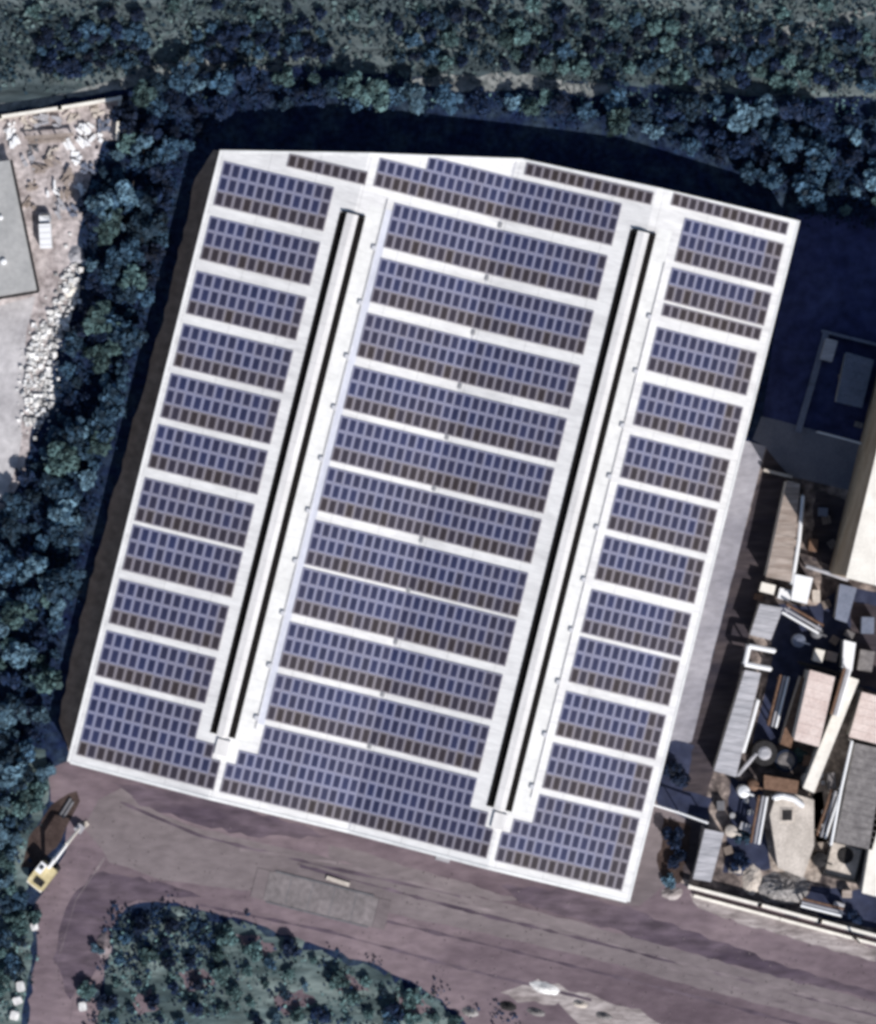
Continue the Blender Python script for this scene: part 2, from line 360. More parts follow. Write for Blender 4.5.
sheet('meadow', [(96, 1120), (104, 980), (120, 922), (165, 906), (235, 922), (300, 944), (380, 972), (436, 1000), (478, 1040), (520, 1120)], .0085, M['meadow'], 5, 7, 32)
for q, (pl, mk, zz) in enumerate([([(300, 866), (480, 914), (700, 968), (900, 1022)], 'damp', .0185), ([(330, 908), (500, 948), (700, 998), (900, 1052)], 'damp', .0185), ([(120, 802), (200, 836), (330, 868), (470, 898)], 'damp', .0185),
                      ([(420, 892), (560, 930), (760, 984), (900, 1020)], 'paledirt2', .019), ([(240, 850), (330, 862), (480, 900)], 'paledirt2', .019), ([(200, 905), (330, 932), (460, 968), (600, 1002)], 'damp', .0185),
                      ([(70, 1020), (80, 960), (96, 910), (130, 872)], 'damp', .0185), ([(50, 1020), (58, 960), (76, 900), (110, 850)], 'paledirt2', .019), ([(640, 960), (760, 996), (900, 1034)], 'paledirt2', .019)]):
    rt = random.Random(70 + q); up = []; dn = []
    for (a, b) in zip(pl[:-1], pl[1:]):
        n = max(2, int(math.hypot(b[0] - a[0], b[1] - a[1]) / 9))
        for k in range(n):
            f = k / n; x = a[0] + (b[0] - a[0]) * f; y = a[1] + (b[1] - a[1]) * f
            w_ = rt.uniform(.3, 2.4); up.append((x, y - w_)); dn.append((x, y + w_ * rt.uniform(.6, 1.2)))
    sheet('wheel_track', up + dn[::-1], zz, M[mk])
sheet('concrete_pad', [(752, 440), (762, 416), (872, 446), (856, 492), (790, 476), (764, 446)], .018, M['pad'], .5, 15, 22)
sheet('yard_shade', [(815, 490), (846, 500), (846, 570), (812, 560)], .014, M['darklane'], 1.5, 8, 23)  # ground darkened to paint shade left of the tall block
sheet('yard_shade', [(852, 600), (900, 610), (880, 690), (846, 680)], .014, M['darklane'], 1.5, 8, 24)  # ground darkened for the shade at the yard's right side

# ------------------------------------------------------------------ vegetation
def crown_mesh(name, m, seed, n=300, lobes=9, size=(.13, .28), flat=.75):
    r = np.random.default_rng(seed)
    L = r.uniform(-1, 1, (lobes, 3)) * np.array([.55, .55, .35]); L[:, 2] += .1
    rad = r.uniform(.30, .52, lobes)
    k = r.integers(0, lobes, n)
    d = r.normal(size=(n, 3)); d /= np.linalg.norm(d, axis=1)[:, None]
    d[:, 2] = np.where(d[:, 2] < -.2, -d[:, 2], d[:, 2])
    c = L[k] + d * (rad[k] * r.uniform(.65, 1.05, n))[:, None]
    c[:, 2] *= flat
    nr = d + r.normal(size=(n, 3)) * .55; nr /= np.linalg.norm(nr, axis=1)[:, None]
    mb = MB(); mb.quads(leafquads(c, nr, r.uniform(size[0], size[1], n), r))
    return mb.mesh(name, m)

def leafquads(c, nr, s, r):
    n = len(c)
    t = np.cross(nr, r.normal(size=(n, 3))); t /= np.linalg.norm(t, axis=1)[:, None] + 1e-9
    b = np.cross(nr, t)
    s = s[:, None]; e = r.uniform(.55, 1.0, (n, 1))
    q = np.stack([c - t * s - b * s * e * .3, c + b * s * e * -.9, c + t * s + b * s * e * .2, c + b * s * e], axis=1)
    return q

def trunk_mesh(name, seed):
    r = random.Random(seed); mb = MB()
    mb.tube((0, 0, 0), (.03, .02, .9), .075, .05, 7)
    for k in range(4):
        a = k * 1.57 + r.uniform(-.4, .4)
        mb.tube((.03, .02, .8), (.5 * math.cos(a), .5 * math.sin(a), 1.45), .04, .015, 5)
    return mb.mesh(name, M['bark'])

CROWN = {k: [crown_mesh('crown', M['leaf_' + k], 10 * i + ord(k)) for i in range(4)] for k in 'abcd'}
TRUNK = [trunk_mesh('trunk', i) for i in range(3)]

def plant(px, py, rpx, kind, label, group, name='tree', cat='tree', hfac=1.0):
    rad = rpx * S
    h = rad * random.uniform(.9, 1.3) * hfac
    t = thing(name, label, cat, P(px, py, 0), random.uniform(0, 6.28), group)
    tr = link('trunk', random.choice(TRUNK), t); tr.scale = (rad, rad, h)
    cr = link('crown', random.choice(CROWN[kind]), t, (0, 0, h * 1.35)); cr.scale = (rad * 1.1, rad * random.uniform(.95, 1.2), rad * random.uniform(.9, 1.2))
    return t

Z_W = [(124, 142), (190, 142), (174, 190), (149, 300), (121, 400), (87, 530), (56, 660), (38, 735), (20, 770), (0, 800), (0, 520), (22, 486), (40, 450), (58, 410),
       (72, 350), (86, 306), (90, 250), (90, 200), (108, 150)]
Z_N = [(125, 96), (200, 74), (300, 76), (380, 92), (450, 98), (560, 100), (650, 104), (760, 108), (880, 116), (880, 222), (818, 216), (760, 180), (690, 148), (600, 122), (520, 109), (400, 105), (230, 106), (200, 140), (128, 140)]
Z_S = [(118, 925), (150, 914), (230, 928), (300, 952), (370, 974), (430, 1000), (462, 1022), (100, 1022), (112, 980)]
Z_SW = [(0, 800), (24, 770), (46, 772), (44, 796), (22, 838), (14, 880), (24, 906), (22, 950), (0, 990)]

def wlab(y):
    if y < 230: return 'near the debris corner of the west yard'
    if y < 340: return 'between the truck yard and the warehouse'
    if y < 450: return 'behind the heap of white rubble'
    if y < 560: return 'beside the narrow end of the pale yard'
    if y < 680: return 'along the brown strip west of the warehouse'
    return 'beside the southwest corner of the warehouse'
def nlab(x):
    if x < 240: return 'by the corner of the yard wall'
    if x < 380: return 'north of the first warehouse vent'
    if x < 520: return 'below the pale hillside clearing'
    if x < 660: return 'north of the second warehouse vent'
    if x < 770: return 'behind the northeast end of the warehouse'
    return 'northeast beyond the shaded works yard'
def slab(x):
    if x < 190: return 'by the dirt fork south of the warehouse'
    if x < 300: return 'south of the weighbridge'
    return 'at the roadside end of the southern thicket'
def sz(r): return 'small' if r < 8 else ('medium' if r < 10.5 else 'broad')
ADJ = {'a': 'blue green', 'b': 'dark', 'c': 'teal', 'd': 'pale grey'}

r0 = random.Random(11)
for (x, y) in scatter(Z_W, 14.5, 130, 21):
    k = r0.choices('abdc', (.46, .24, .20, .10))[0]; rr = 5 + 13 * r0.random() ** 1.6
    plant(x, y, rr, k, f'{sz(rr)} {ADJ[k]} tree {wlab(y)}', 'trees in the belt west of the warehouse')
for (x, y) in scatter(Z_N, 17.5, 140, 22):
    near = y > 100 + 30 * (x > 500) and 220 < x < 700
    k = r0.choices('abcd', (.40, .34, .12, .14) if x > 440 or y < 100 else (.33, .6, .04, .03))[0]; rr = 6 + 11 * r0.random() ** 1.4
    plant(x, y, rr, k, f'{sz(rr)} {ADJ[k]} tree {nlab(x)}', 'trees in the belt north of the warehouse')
for (x, y) in scatter(Z_S, 20, 60, 23):
    k = r0.choices('abcd', (.2, .2, .5, .1) if x > 215 else (.3, .6, .1, 0))[0]; rr = 4.5 + 7 * r0.random() ** 1.5
    plant(x, y, rr, k, f'{sz(rr)} {ADJ[k]} shrub {slab(x)}', 'shrubs in the thicket south of the road', 'shrub', 'shrub', .6)
for (x, y) in scatter(Z_SW, 13, 30, 24):
    k = r0.choices('acd', (.3, .5, .2))[0]; rr = r0.uniform(6, 10)
    plant(x, y, rr, k, f'{sz(rr)} {ADJ[k]} shrub on the slope beside the excavator', 'shrubs on the slope by the excavator', 'shrub', 'shrub', .6)
hills = [('in the dark clump above the yard wall', [(36, 34), (140, 26), (150, 62), (60, 76), (40, 70)], 10, 'bba'), ('on the hillside north of the warehouse corner', [(190, 28), (320, 24), (330, 56), (200, 60)], 12, 'bba'),
         ('on the grassy hillside above the clearing', [(400, 14), (650, 20), (760, 60), (700, 84), (500, 66), (390, 60)], 15, 'bbac'), ('on the hillside by the field path', [(740, 36), (870, 30), (870, 92), (720, 80)], 14, 'bbac'),
         ('at the upper rim of the hillside', [(4, 6), (380, 4), (860, 6), (700, 20), (300, 18), (10, 26)], 30, 'bc')]
for i, (lab, poly, dist, ks) in enumerate(hills):
    for (x, y) in scatter(poly, dist, 62, 40 + i, 4000):
        k = r0.choice(ks); rr = r0.uniform(5, 9.5)
        plant(x, y, rr, k, f'{sz(rr)} {ADJ[k]} hillside shrub {lab}', 'shrubs scattered over the hillside', 'shrub', 'shrub', .55)
for (x, y, rr, k, lab) in [(676, 772, 11, 'b', 'dark tree beside the overhead pipe, on its north side'), (672, 835, 10, 'b', 'dark tree south of the overhead pipe'), (678, 858, 9, 'b', 'dark shrubby tree at the corner of the works wall'), (668, 880, 7, 'd', 'pale bush at the end of the works wall'),
                           (854, 915, 7, 'b', 'dark tree behind the utility pole'), (738, 862, 8, 'b', 'dark tree beside the grey gravel heap'), (742, 838, 7, 'a', 'small blue green tree beside the concrete tank house'),
                           (800, 755, 8, 'c', 'green bush in the works yard below the pink roof'), (36, 915, 6, 'c', 'teal bush between the excavator and the dirt fork'), (18, 930, 8, 'c', 'teal bush above the white blocks'), (14, 968, 8, 'a', 'blue green bush beside the white blocks'),
                           (88, 990, 8, 'c', 'teal bush at the mouth of the dirt fork'), (98, 946, 6, 'd', 'pale dusty bush on the edge of the dirt fork'), (395, 1012, 10, 'b', 'dark round shrub at the bottom of the roadside thicket')]:
    plant(x, y, rr * 1.25, k, lab, None, 'tree' if 'tree' in lab else 'shrub', 'tree' if 'tree' in lab else 'bush', .45)

def cover(name, polys, dens, per, size, hgt, m, seed):
    r = np.random.default_rng(seed); cs = []
    for poly, dfac in polys:
        xs = [p[0] for p in poly]; ys = [p[1] for p in poly]
        area = (max(xs) - min(xs)) * (max(ys) - min(ys))
        for _ in range(int(area * dens * dfac)):
            x = r.uniform(min(xs), max(xs)); y = r.uniform(min(ys), max(ys))
            if inpoly(x, y, poly): cs.append(P(x, y, 0))
    cs = np.array(cs); c = np.repeat(cs, per, axis=0); n = len(c)
    c[:, :2] += r.normal(size=(n, 2)) * size[1] * 2.0
    c[:, 2] = r.uniform(.1, hgt, n)
    nr = r.normal(size=(n, 3)) * .8; nr[:, 2] = np.abs(nr[:, 2]) + .5; nr /= np.linalg.norm(nr, axis=1)[:, None]
    mb = MB(); mb.quads(leafquads(c, nr, r.uniform(size[0], size[1], n), r))
    o = mb.build(name, m); o['kind'] = 'stuff'
    return o
ext = lambda p: p
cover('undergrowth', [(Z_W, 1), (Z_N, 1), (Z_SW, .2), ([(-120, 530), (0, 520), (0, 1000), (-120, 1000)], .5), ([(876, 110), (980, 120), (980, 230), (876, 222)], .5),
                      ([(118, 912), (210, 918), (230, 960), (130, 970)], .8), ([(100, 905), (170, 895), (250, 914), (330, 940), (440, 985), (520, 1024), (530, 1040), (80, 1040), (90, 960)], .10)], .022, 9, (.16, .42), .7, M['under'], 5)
cover('teal_undergrowth', [(Z_S, .3), (Z_SW, .6), ([(0, 880), (34, 905), (34, 1000), (0, 1024)], .4), ([(60, 95), (876, 100), (876, 118), (400, 100)], .6)], .015, 8, (.15, .36), .9, M['leaf_c'], 6)
HILL = [(-60, -60), (940, -60), (940, 100), (640, 84), (600, 78), (450, 72), (300, 62), (130, 70), (-60, 95)]
cover('hillside_scrub', [(HILL, .5), ([(30, 30), (145, 24), (150, 62), (50, 76)], 2), ([(190, 24), (330, 22), (330, 54), (200, 58)], 2), ([(390, 14), (650, 16), (870, 30), (876, 78), (700, 76), (500, 60), (395, 54)], 1.2)], .007, 7, (.22, .55), .9, M['scrub_dark'], 12)
cover('hillside_brush', [(HILL, 1)], .0045, 7, (.22, .50), .8, M['scrub_teal'], 13)
cover('hillside_grass', [([(-60, -60), (940, -60), (940, 108), (640, 92), (450, 86), (300, 66), (130, 80), (-60, 112)], 1)], .010, 5, (.12, .30), .4, M['dry'], 8)

# ------------------------------------------------------------------ warehouse
EAVE = 7.0; SLOPE = .12
K = (H - EAVE) / H * S
W0 = P(70, 762, EAVE)
def roof_z(s):
    d = abs(((s + 3) if s < 0 else s))
    if s < 143: return EAVE + SLOPE * K * max(0, s)
    if s < 287: return EAVE + SLOPE * K * (287 - s) * 143 / 144
    if s < 430: return EAVE + SLOPE * K * (s - 287)
    return EAVE + SLOPE * K * max(0, 573 - s)
def roof_slope(s):
    return SLOPE if (s < 143 or 287 <= s < 430) else -SLOPE
def t_top(s): return 630 + (s + 3) / 295 * 65 if s < 292 else 695 + (s - 292) / 285 * 7

wh = thing('warehouse', 'huge warehouse with white twin gable roof carrying rows of solar panels', 'warehouse', (W0[0], W0[1], 0), -UROT)
L = lambda s, t, z=0: (s * K, t * K, z)
# walls: one perimeter wall body
per = [(-1, 2), (575, 2), (575, t_top(575) - 3), (292, t_top(292) - 3), (-1, t_top(-1) - 3)]
mb = MB(); mb.prism([(s * K, t * K) for s, t in per], 0, EAVE - .25); mb.build('wall', M['wall'], wh)
# doors on the south wall
for s in (60, 200, 340, 500):
    mb = MB(); mb.box((s * K, 2 * K - .06, 2.2), (4.2, .10, 4.4)); mb.build('roller_door', M['grey'], wh)
for (a, b) in ((-3, 143), (143, 287), (287, 430), (430, 577)):
    ss = [a, b] if not (a < 292 < b) else [a, 292, b]
    bot = [(s, 0) for s in (a, b)]; top = [(s, t_top(s)) for s in reversed(ss)]
    pl = bot + top
    mb = MB()
    zt = [roof_z(min(max(s, a + .01), b - .01)) for s, t in pl]
    mb.prism([(s * K, t * K) for s, t in pl], [z - .2 for z in zt], zt)
    mb.build('roof_slope', M['roof'], wh)
# flashings
def strip(name, pts, width, h, m, parent, dz=.0):
    mb = MB()
    for (a, b) in zip(pts[:-1], pts[1:]):
        d = Vector((b[0] - a[0], b[1] - a[1])).normalized(); nn = Vector((-d.y, d.x)) * width
        za, zb = roof_z(a[0]) + dz, roof_z(b[0]) + dz
        q = [(a[0] * K, a[1] * K), (b[0] * K, b[1] * K), ((b[0] + nn.x) * K, (b[1] + nn.y) * K), ((a[0] + nn.x) * K, (a[1] + nn.y) * K)]
        mb.prism(q, [za - .22, zb - .22, zb - .22, za - .22], [za + h, zb + h, zb + h, za + h])
    return mb.build(name, m, parent)
strip('eave_flashing', [(-3, 630), (-3, 0)], 2.2, .10, M['flash'], wh)
strip('eave_flashing', [(577, 0), (577, 702)], 2.2, .10, M['flash'], wh)
strip('gable_flashing', [(0, -1.5), (143, -1.5), (287, -1.5), (430, -1.5), (574, -1.5)], 3, .10, M['flash'], wh)
strip('gable_flashing', [(574, 702), (430, 698.4), (292, 695), (143, 662.2), (0, 630.7)], 2.5, .10, M['flash'], wh)
mb = MB(); mb.box((287 * K, 346 * K, roof_z(287) + .05), (1.7 * K, 690 * K, .06)); mb.build('valley_gutter', M['lightgrey'], wh)
for (s0, s1, m_, nm, t0, t1, dz) in ((155.6, 172.5, 'newsheet', 'new_roof_sheet', 60, 612, .012), (173.0, 180, 'skylight', 'skylight_strip', 84, 612, .012), (440.6, 456, 'newsheet', 'new_roof_sheet', 60, 660, .012), (456.5, 463.5, 'skylight', 'skylight_strip', 84, 624, .012)):
    mb = MB(); za, zb = roof_z(s0) + dz, roof_z(s1) + dz
    mb.prism([(s0 * K, t0 * K), (s1 * K, t0 * K), (s1 * K, t1 * K), (s0 * K, t1 * K)], [za - .05, zb - .05, zb - .05, za - .05], [za, zb, zb, za]); mb.build(nm, M[m_], wh)
# ridge vents
for (sc_, t0, t1) in ((143, 64, 598), (428, 60, 651)):
    zr = roof_z(sc_ if sc_ < 200 else 430)
    mb = MB(); mb.box((sc_ * K, (t0 + t1) / 2 * K, zr + .13), (7 * K, (t1 - t0) * K, .8)); v = mb.build('ridge_vent', M['cap'], wh)
    mb = MB()
    for sg in (-1, 1):
        e0, e1 = sc_ * K, (sc_ + (5.2 if sg > 0 else -6.6)) * K
        mb.prism([(e0, t0 * K - .1), (e1, t0 * K - .1), (e1, t1 * K + .1), (e0, t1 * K + .1)],
                 [zr + .76, zr + .60, zr + .60, zr + .76], [zr + .86, zr + .70, zr + .70, zr + .86])
    mb.build('vent_cap', M['cap'], v)
    for sg, wd in ((-1, 7.0), (1, 6.6)):
        o_ = 5.4 if sg > 0 else 6.8
        a = sc_ + sg * o_; b = sc_ + sg * (o_ + wd)
        a2 = sc_ + sg * 3.6
        za, zb = zr - abs(a2 - sc_) * K * SLOPE + .06, zr - abs(b - sc_) * K * SLOPE + .06
        mb = MB()
        mb.prism([(a2 * K, t0 * K), (b * K, t0 * K), (b * K, t1 * K), (a2 * K, t1 * K)], [za - .1, zb - .1, zb - .1, za - .1], [za, zb, zb, za])
        n = int((t1 - t0) / 6)
        for i in range(n + 1):   # slats of the louvre
            t = t0 + (t1 - t0) * i / n
            mb.box(((a + b) / 2 * K, t * K, (za + zb) / 2 + .04), (abs(b - a) * K, .05, .06))
        mb.build('vent_louvre', M['louvre'], v)
    # end block and painted end shadow
    mb = MB(); mb.box((sc_ * K + .3, (t0 - 12) * K, zr + .12), (13 * K, 16 * K, .5)); mb.build('vent_end_box', M['cap'], v)
    mb = MB(); mb.box((sc_ * K, (t1 + 1.2) * K, zr + .15), (24 * K, 1.6 * K, .3)); mb.build('vent_end_shadow', M['louvre'], v)  # black bar stands in for the shadow cast past the vent

# ------------------------------------------------------------------ solar arrays
PW, PH = 9.25, 13.6
def panel_mesh(name, cm):
    mb = MB()
    w_, h_ = PW * K, PH * K; fr = .21; th = .05
    mb.box((0, 0, 0), (w_, h_, th), 0, 1)
    # glass face slightly proud of the frame
    b = len(mb.v)
    for x, y in ((-w_ / 2 + fr, -h_ / 2 + fr), (w_ / 2 - fr, -h_ / 2 + fr), (w_ / 2 - fr, h_ / 2 - fr), (-w_ / 2 + fr, h_ / 2 - fr)):
        mb.v.append((x, y, th / 2 + .004))
    mb.face((b, b + 1, b + 2, b + 3), 0)
    return mb.mesh(name, [cm, M['dustyframe'] if 'dusty' in cm.name else M['alu']])
PM = {k: panel_mesh('solar_panel', M[k]) for k in ('cell', 'dusty', 'violet')}
rp = random.Random(5)
CA, SA = math.cos(-UROT), math.sin(-UROT)
def warehouse_pt(s, t, z): 
    x, y = s * K, t * K
    return (W0[0] + x * CA - y * SA, W0[1] + x * SA + y * CA, z)

def array(label, rows, pitch_s=9.4, east=False):
    """rows: list of (s_start, s_end, t_bottom, t_top); first row is the lowest."""
    s0 = min(r[0] for r in rows); t0 = min(r[2] for r in rows); z0 = roof_z(s0)
    o = warehouse_pt(s0, t0, z0)
    a = thing('solar_array', label, 'solar array', o, -UROT, 'solar arrays on the warehouse roof')
    # rails under each row (one mesh)
    mb = MB(); panels = []
    for ri, (sa, sb, ta, tb) in enumerate(rows):
        n = max(1, round((sb - sa) / (9.35 if sb < 150 else 8.72))); p = (sb - sa) / n
        for f in (.25, .75):
            tt = ta + (tb - ta) * f - t0
            seg = [sa] + [c for c in (143, 287, 430) if sa + 1 < c < sb - 1] + [sb]
            for u0, u1 in zip(seg[:-1], seg[1:]):
                za, zb = roof_z(u0 + .01) - z0 + .04, roof_z(u1 - .01) - z0 + .04
                q = [((u0 - s0) * K, tt * K - .03), ((u1 - s0) * K, tt * K - .03), ((u1 - s0) * K, tt * K + .03), ((u0 - s0) * K, tt * K + .03)]
                mb.prism(q, [za - .05, zb - .05, zb - .05, za - .05], [za + .05, zb + .05, zb + .05, za + .05])
        for i in range(n):
            sm = sa + (i + .5) * p; tm = (ta + tb) / 2
            sm_ = math.sin(sm * .021 + tm * .013) + math.sin(tm * .037 - sm * .011 + 1.3)
            dusty = .88 if ri == 0 else (.005 + max(0, -sm_ - 1.3) * .22)
            if east and i >= n - 2: dusty = max(dusty, .85)
            elif i >= n - 1: dusty = max(dusty, .6)
            if len(rows) == 1: dusty = .97
            if ri == 1 and len(rows) > 2: dusty = max(dusty, .22)
            base = .16 + .5 * max(0, -.5 - sm_ * .5) + .35 * max(0, (sm - sa) / max(1, sb - sa) - .55)
            kind = max(0.0, min(1.0, max(base, dusty * .95) + rp.uniform(-.14, .14)))
            panels.append((((sm - s0) * K, (tm - t0) * K, roof_z(sm) - z0 + .13), -math.atan(roof_slope(sm)), kind, (tb - ta - .3) / PH, (p - .15) / PW))
    mb.build('mounting_rail', M['grey'], a)
    for loc, ry, kind, sy, sx in panels[:100]:
        po = link('solar_panel', PM['cell'], a, loc, (0, ry, 0)); po.scale = (sx, sy, 1); po['dust'] = kind
    if len(panels) > 100:
        mb = MB(); 
        for loc, ry, kind, sy, sx in panels[100:]:
            c, s_ = math.cos(ry), math.sin(ry); b = len(mb.v); me = PM['cell']
            for v_ in me.vertices:
                x, y, z = v_.co; x *= sx; mb.v.append((loc[0] + x * c + z * s_, loc[1] + y * sy, loc[2] - x * s_ + z * c))
            off = 0
            for pl in me.polygons:
                mb.face([b + i for i in pl.vertices], 1 if pl.material_index == 1 else off)
        o2 = mb.build('solar_panel', [M['cell'], M['alu'], M['dusty'], M['violet'], M['dustyframe']], a); o2['kind'] = 'stuff'; o2['dust'] = .25
    return a

def rows3(s0, s1, t0, t1, n=3):
    t0 -= 3.0 + (.6 if 150 < s0 < 300 else 0); t1 += .9; s0 -= .8; s1 += .8
    h = (t1 - t0) / n
    return [(s0, s1, t0 + i * h, t0 + (i + 1) * h) for i in range(n)]
TT = [(93, 136), (147, 189), (202, 245), (252.6, 293.6), (307.5, 348.5), (359, 401), (412, 452), (466, 506.5), (522, 563), (578, 619.5)]   # bottom to top
nT = len(TT)
BIG = [(8.5, 23.5), (23.5, 38.5), (38.5, 53.5), (53.5, 68.5), (68.5, 83.5)]
for i, (a, b) in enumerate(TT):
    k = ORD[nT - 1 - i]
    array(f'three row solar array west of the left roof vent, {k} from the north end', rows3(4.5, 117, a, b))
    k2 = ORD[nT - i]
    array(f'wide three row solar array between the two roof vents, {k2} from the north end', rows3(180.5, 398, a, b))
    if i < nT - 1:
        array(f'three row solar array east of the right roof vent, {ORD[nT - i]} from the north end' if i < nT - 1 else '', rows3(464.5, 566.5, a, b), east=True)
array('deep five row solar array filling the southwest corner of the roof', [(4.5, (147, 147, 137.5, 117, 117)[j], a, b) for j, (a, b) in enumerate(BIG)])
array('deepest and widest solar array, five rows along the south edge between the vents', [((153, 153, 162, 181, 181)[j], (427, 427, 418, 399, 399)[j], a, b) for j, (a, b) in enumerate(BIG)])
array('deep five row solar array filling the southeast corner of the roof', [((435.5, 435.5, 444, 463, 463)[j], 566.5, a, b) for j, (a, b) in enumerate(BIG)], east=True)
array('wide stepped solar array at the north edge of the roof, between the vents', [(155, 400, 631, 645.5), (155, 400, 645.5, 660), (202, 400, 660, 674)])
array('short single row of brown solar panels at the north edge above the left vent', [(66, 147, 629.5, 643)])
array('single row of brown solar panels on the north edge left of the right vent', [(298, 428, 679.5, 692.5)])
array('single row of brown solar panels on the northeast corner of the roof', [(447, 567, 684.5, 697.5)], east=True)
array('three row solar array just inside the northeast corner of the roof', rows3(465, 566.5, 634, 675), east=True)
array('two row solar array near the northeast corner, above a lone brown row', rows3(464.5, 566.5, 594, 624, 2), east=True)
array('lone single row of brown solar panels on the east slope, under the two row array', [(464.5, 566.5, 575.5, 588.5)], east=True)

# cable trays and combiner boxes
for s, t0, t1, lab in ((172, 78, 622, 'thin grey cable tray running beside the left roof vent'), (455, 78, 628, 'thin grey cable tray running beside the right roof vent')):
    a = thing('cable_tray', lab, 'cable tray', warehouse_pt(s, t0, roof_z(s)), -UROT)
    mb = MB()
    mb.box((-.09, (t1 - t0) * K / 2, .12), (.03, (t1 - t0) * K, .1)); mb.box((.09, (t1 - t0) * K / 2, .12), (.03, (t1 - t0) * K, .1)); mb.build('side_rail', M['lightgrey'], a)
    mb = MB()
    for i in range(60): mb.box((0, (t1 - t0) * K * (i + .5) / 60, .09), (.16, .05, .03))
    mb.build('rung', M['lightgrey'], a)
    gaps = [(TT[i][1] + TT[i + 1][0]) / 2 for i in range(nT - 1)] + [88]
    gaps = sorted(gaps, reverse=True)
    side = 'left' if s < 300 else 'right'
    for j, t in enumerate(gaps):
        bx = thing('junction_box', f'small grey junction box on the tray beside the {side} roof vent, {ORD[j]} from the north', 'junction box', warehouse_pt(s - 1.5, t + 1, roof_z(s) + .17), -UROT, 'junction boxes on the roof trays')
        mb = MB(); mb.box((0, 0, .13), (.55, .60, .26)); mb.build('enclosure', M['lightgrey'], bx)
        mb = MB(); mb.box((0, 0, .285), (.60, .66, .05)); mb.build('lid', M['lightgrey'], bx)
gaps = [(TT[i][1] + TT[i + 1][0]) / 2 for i in range(nT - 1)] + [88, 625]
for j, t in enumerate(sorted(gaps, reverse=True)):
    d = thing('drain_cover', f'dark drain cover in the roof valley gutter, {ORD[j]} from the north', 'drain cover', warehouse_pt(287, t, roof_z(287) + .08), -UROT, 'drain covers along the roof valley')
    mb = MB(); mb.box((0, 0, .07), (.55, .75, .10)); mb.build('cover_frame', M['grey'], d)
    mb = MB()
    for q in range(4): mb.box((-.2 + q * .13, 0, .13), (.06, .62, .03))
    mb.build('grate', M['grey'], d)

# ------------------------------------------------------------------ generic small buildings
def poly_w(poly, z): return [P(x, y, z)[:2] for x, y in poly]
def shed(name, label, cat, poly, h, roofm, wallm, over=.25, drop=.0, ridge=False, door=True, ribs=0):
    """flat or mono-pitch roofed block from its roof outline; drop lowers the last two corners."""
    pts = poly_w(poly, h)
    cx = sum(p[0] for p in pts) / len(pts); cy = sum(p[1] for p in pts) / len(pts)
    t = thing(name, label, cat, (cx, cy, 0))
    loc = [(x - cx, y - cy) for x, y in pts]
    inn = [(x * (1 - over / max(.5, math.hypot(x, y))), y * (1 - over / max(.5, math.hypot(x, y)))) for x, y in loc]
    zs = [h - drop if i >= len(loc) - 2 else h for i in range(len(loc))]
    mb = MB(); mb.prism(inn, 0, [z - .18 for z in zs]); mb.build('wall', wallm, t)
    mb = MB(); mb.prism(loc, [z - .16 for z in zs], zs)
    r = mb.build('roof', roofm, t)
    if ribs and len(loc) == 4:
        mb = MB()
        for i in range(1, ribs):
            f = i / ribs
            a = [loc[0][k] + (loc[3][k] - loc[0][k]) * f for k in (0, 1)]; b = [loc[1][k] + (loc[2][k] - loc[1][k]) * f for k in (0, 1)]
            za = zs[0] + (zs[3] - zs[0]) * f; zb = zs[1] + (zs[2] - zs[1]) * f
            mb.tube((a[0], a[1], za), (b[0], b[1], zb), .06, n=5)
        mb.build('roof_rib', roofm, r)
    if door:
        a, b = Vector(inn[-1]), Vector(inn[-2]); m_ = (a + b) / 2; d = (b - a)
        if d.length > 1.6:
            ang = math.atan2(d.y, d.x); nn = Vector((m_.x, m_.y)).normalized() * .04
            mb = MB(); mb.box((m_.x + nn.x, m_.y + nn.y, 1.05), (1.0, .1, 2.1), ang); mb.build('door', M['dgrey'], t)
    return t
def wallrun(name, label, pts, wd, h, m, coping=None, post=None):
    a0 = P(*pts[0])
    t = thing(name, label, 'wall', a0)
    mb = MB(); mc = MB()
    for a, b in zip(pts[:-1], pts[1:]):
        A = Vector(P(*a, h)[:2]); B = Vector(P(*b, h)[:2]); d = B - A; mid = (A + B) / 2 - Vector(a0[:2]); ang = math.atan2(d.y, d.x)
        mb.box((mid.x, mid.y, h / 2), (d.length, wd, h), ang)
        mc.box((mid.x, mid.y, h + .05), (d.length + .1, wd + .14, .1), ang)
    mb.build('wall_body', m, t); mc.build('coping', coping or m, t)
    if post:
        k = 0
        for a, b in zip(pts[:-1], pts[1:]):
            A = Vector(P(*a, h)[:2]); B = Vector(P(*b, h)[:2]); n = int((B - A).length / post)
            for i in range(n + 1):
                p = A + (B - A) * (i / max(1, n)) - Vector(a0[:2])
                q = MB(); q.box((p.x, p.y, (h + .3) / 2), (wd + .22, wd + .22, h + .3), math.atan2((B - A).y, (B - A).x)); q.build('pier', coping or m, t)
    return t

def boxthing(name, label, cat, px, py, sx, sy, h, m, ang=-UROT, z=0.0, lid=None, group=None):
    """small block of equipment: body with a slightly larger cover plate and feet"""
    t = thing(name, label, cat, P(px, py, z), ang, group)
    mb = MB(); mb.box((0, 0, h / 2), (sx * S, sy * S, h - .02)); mb.build('body', m, t)
    mb = MB(); mb.box((0, 0, h + .03), (sx * S + .08, sy * S + .08, .08)); mb.build('cover', lid or m, t)
    return t

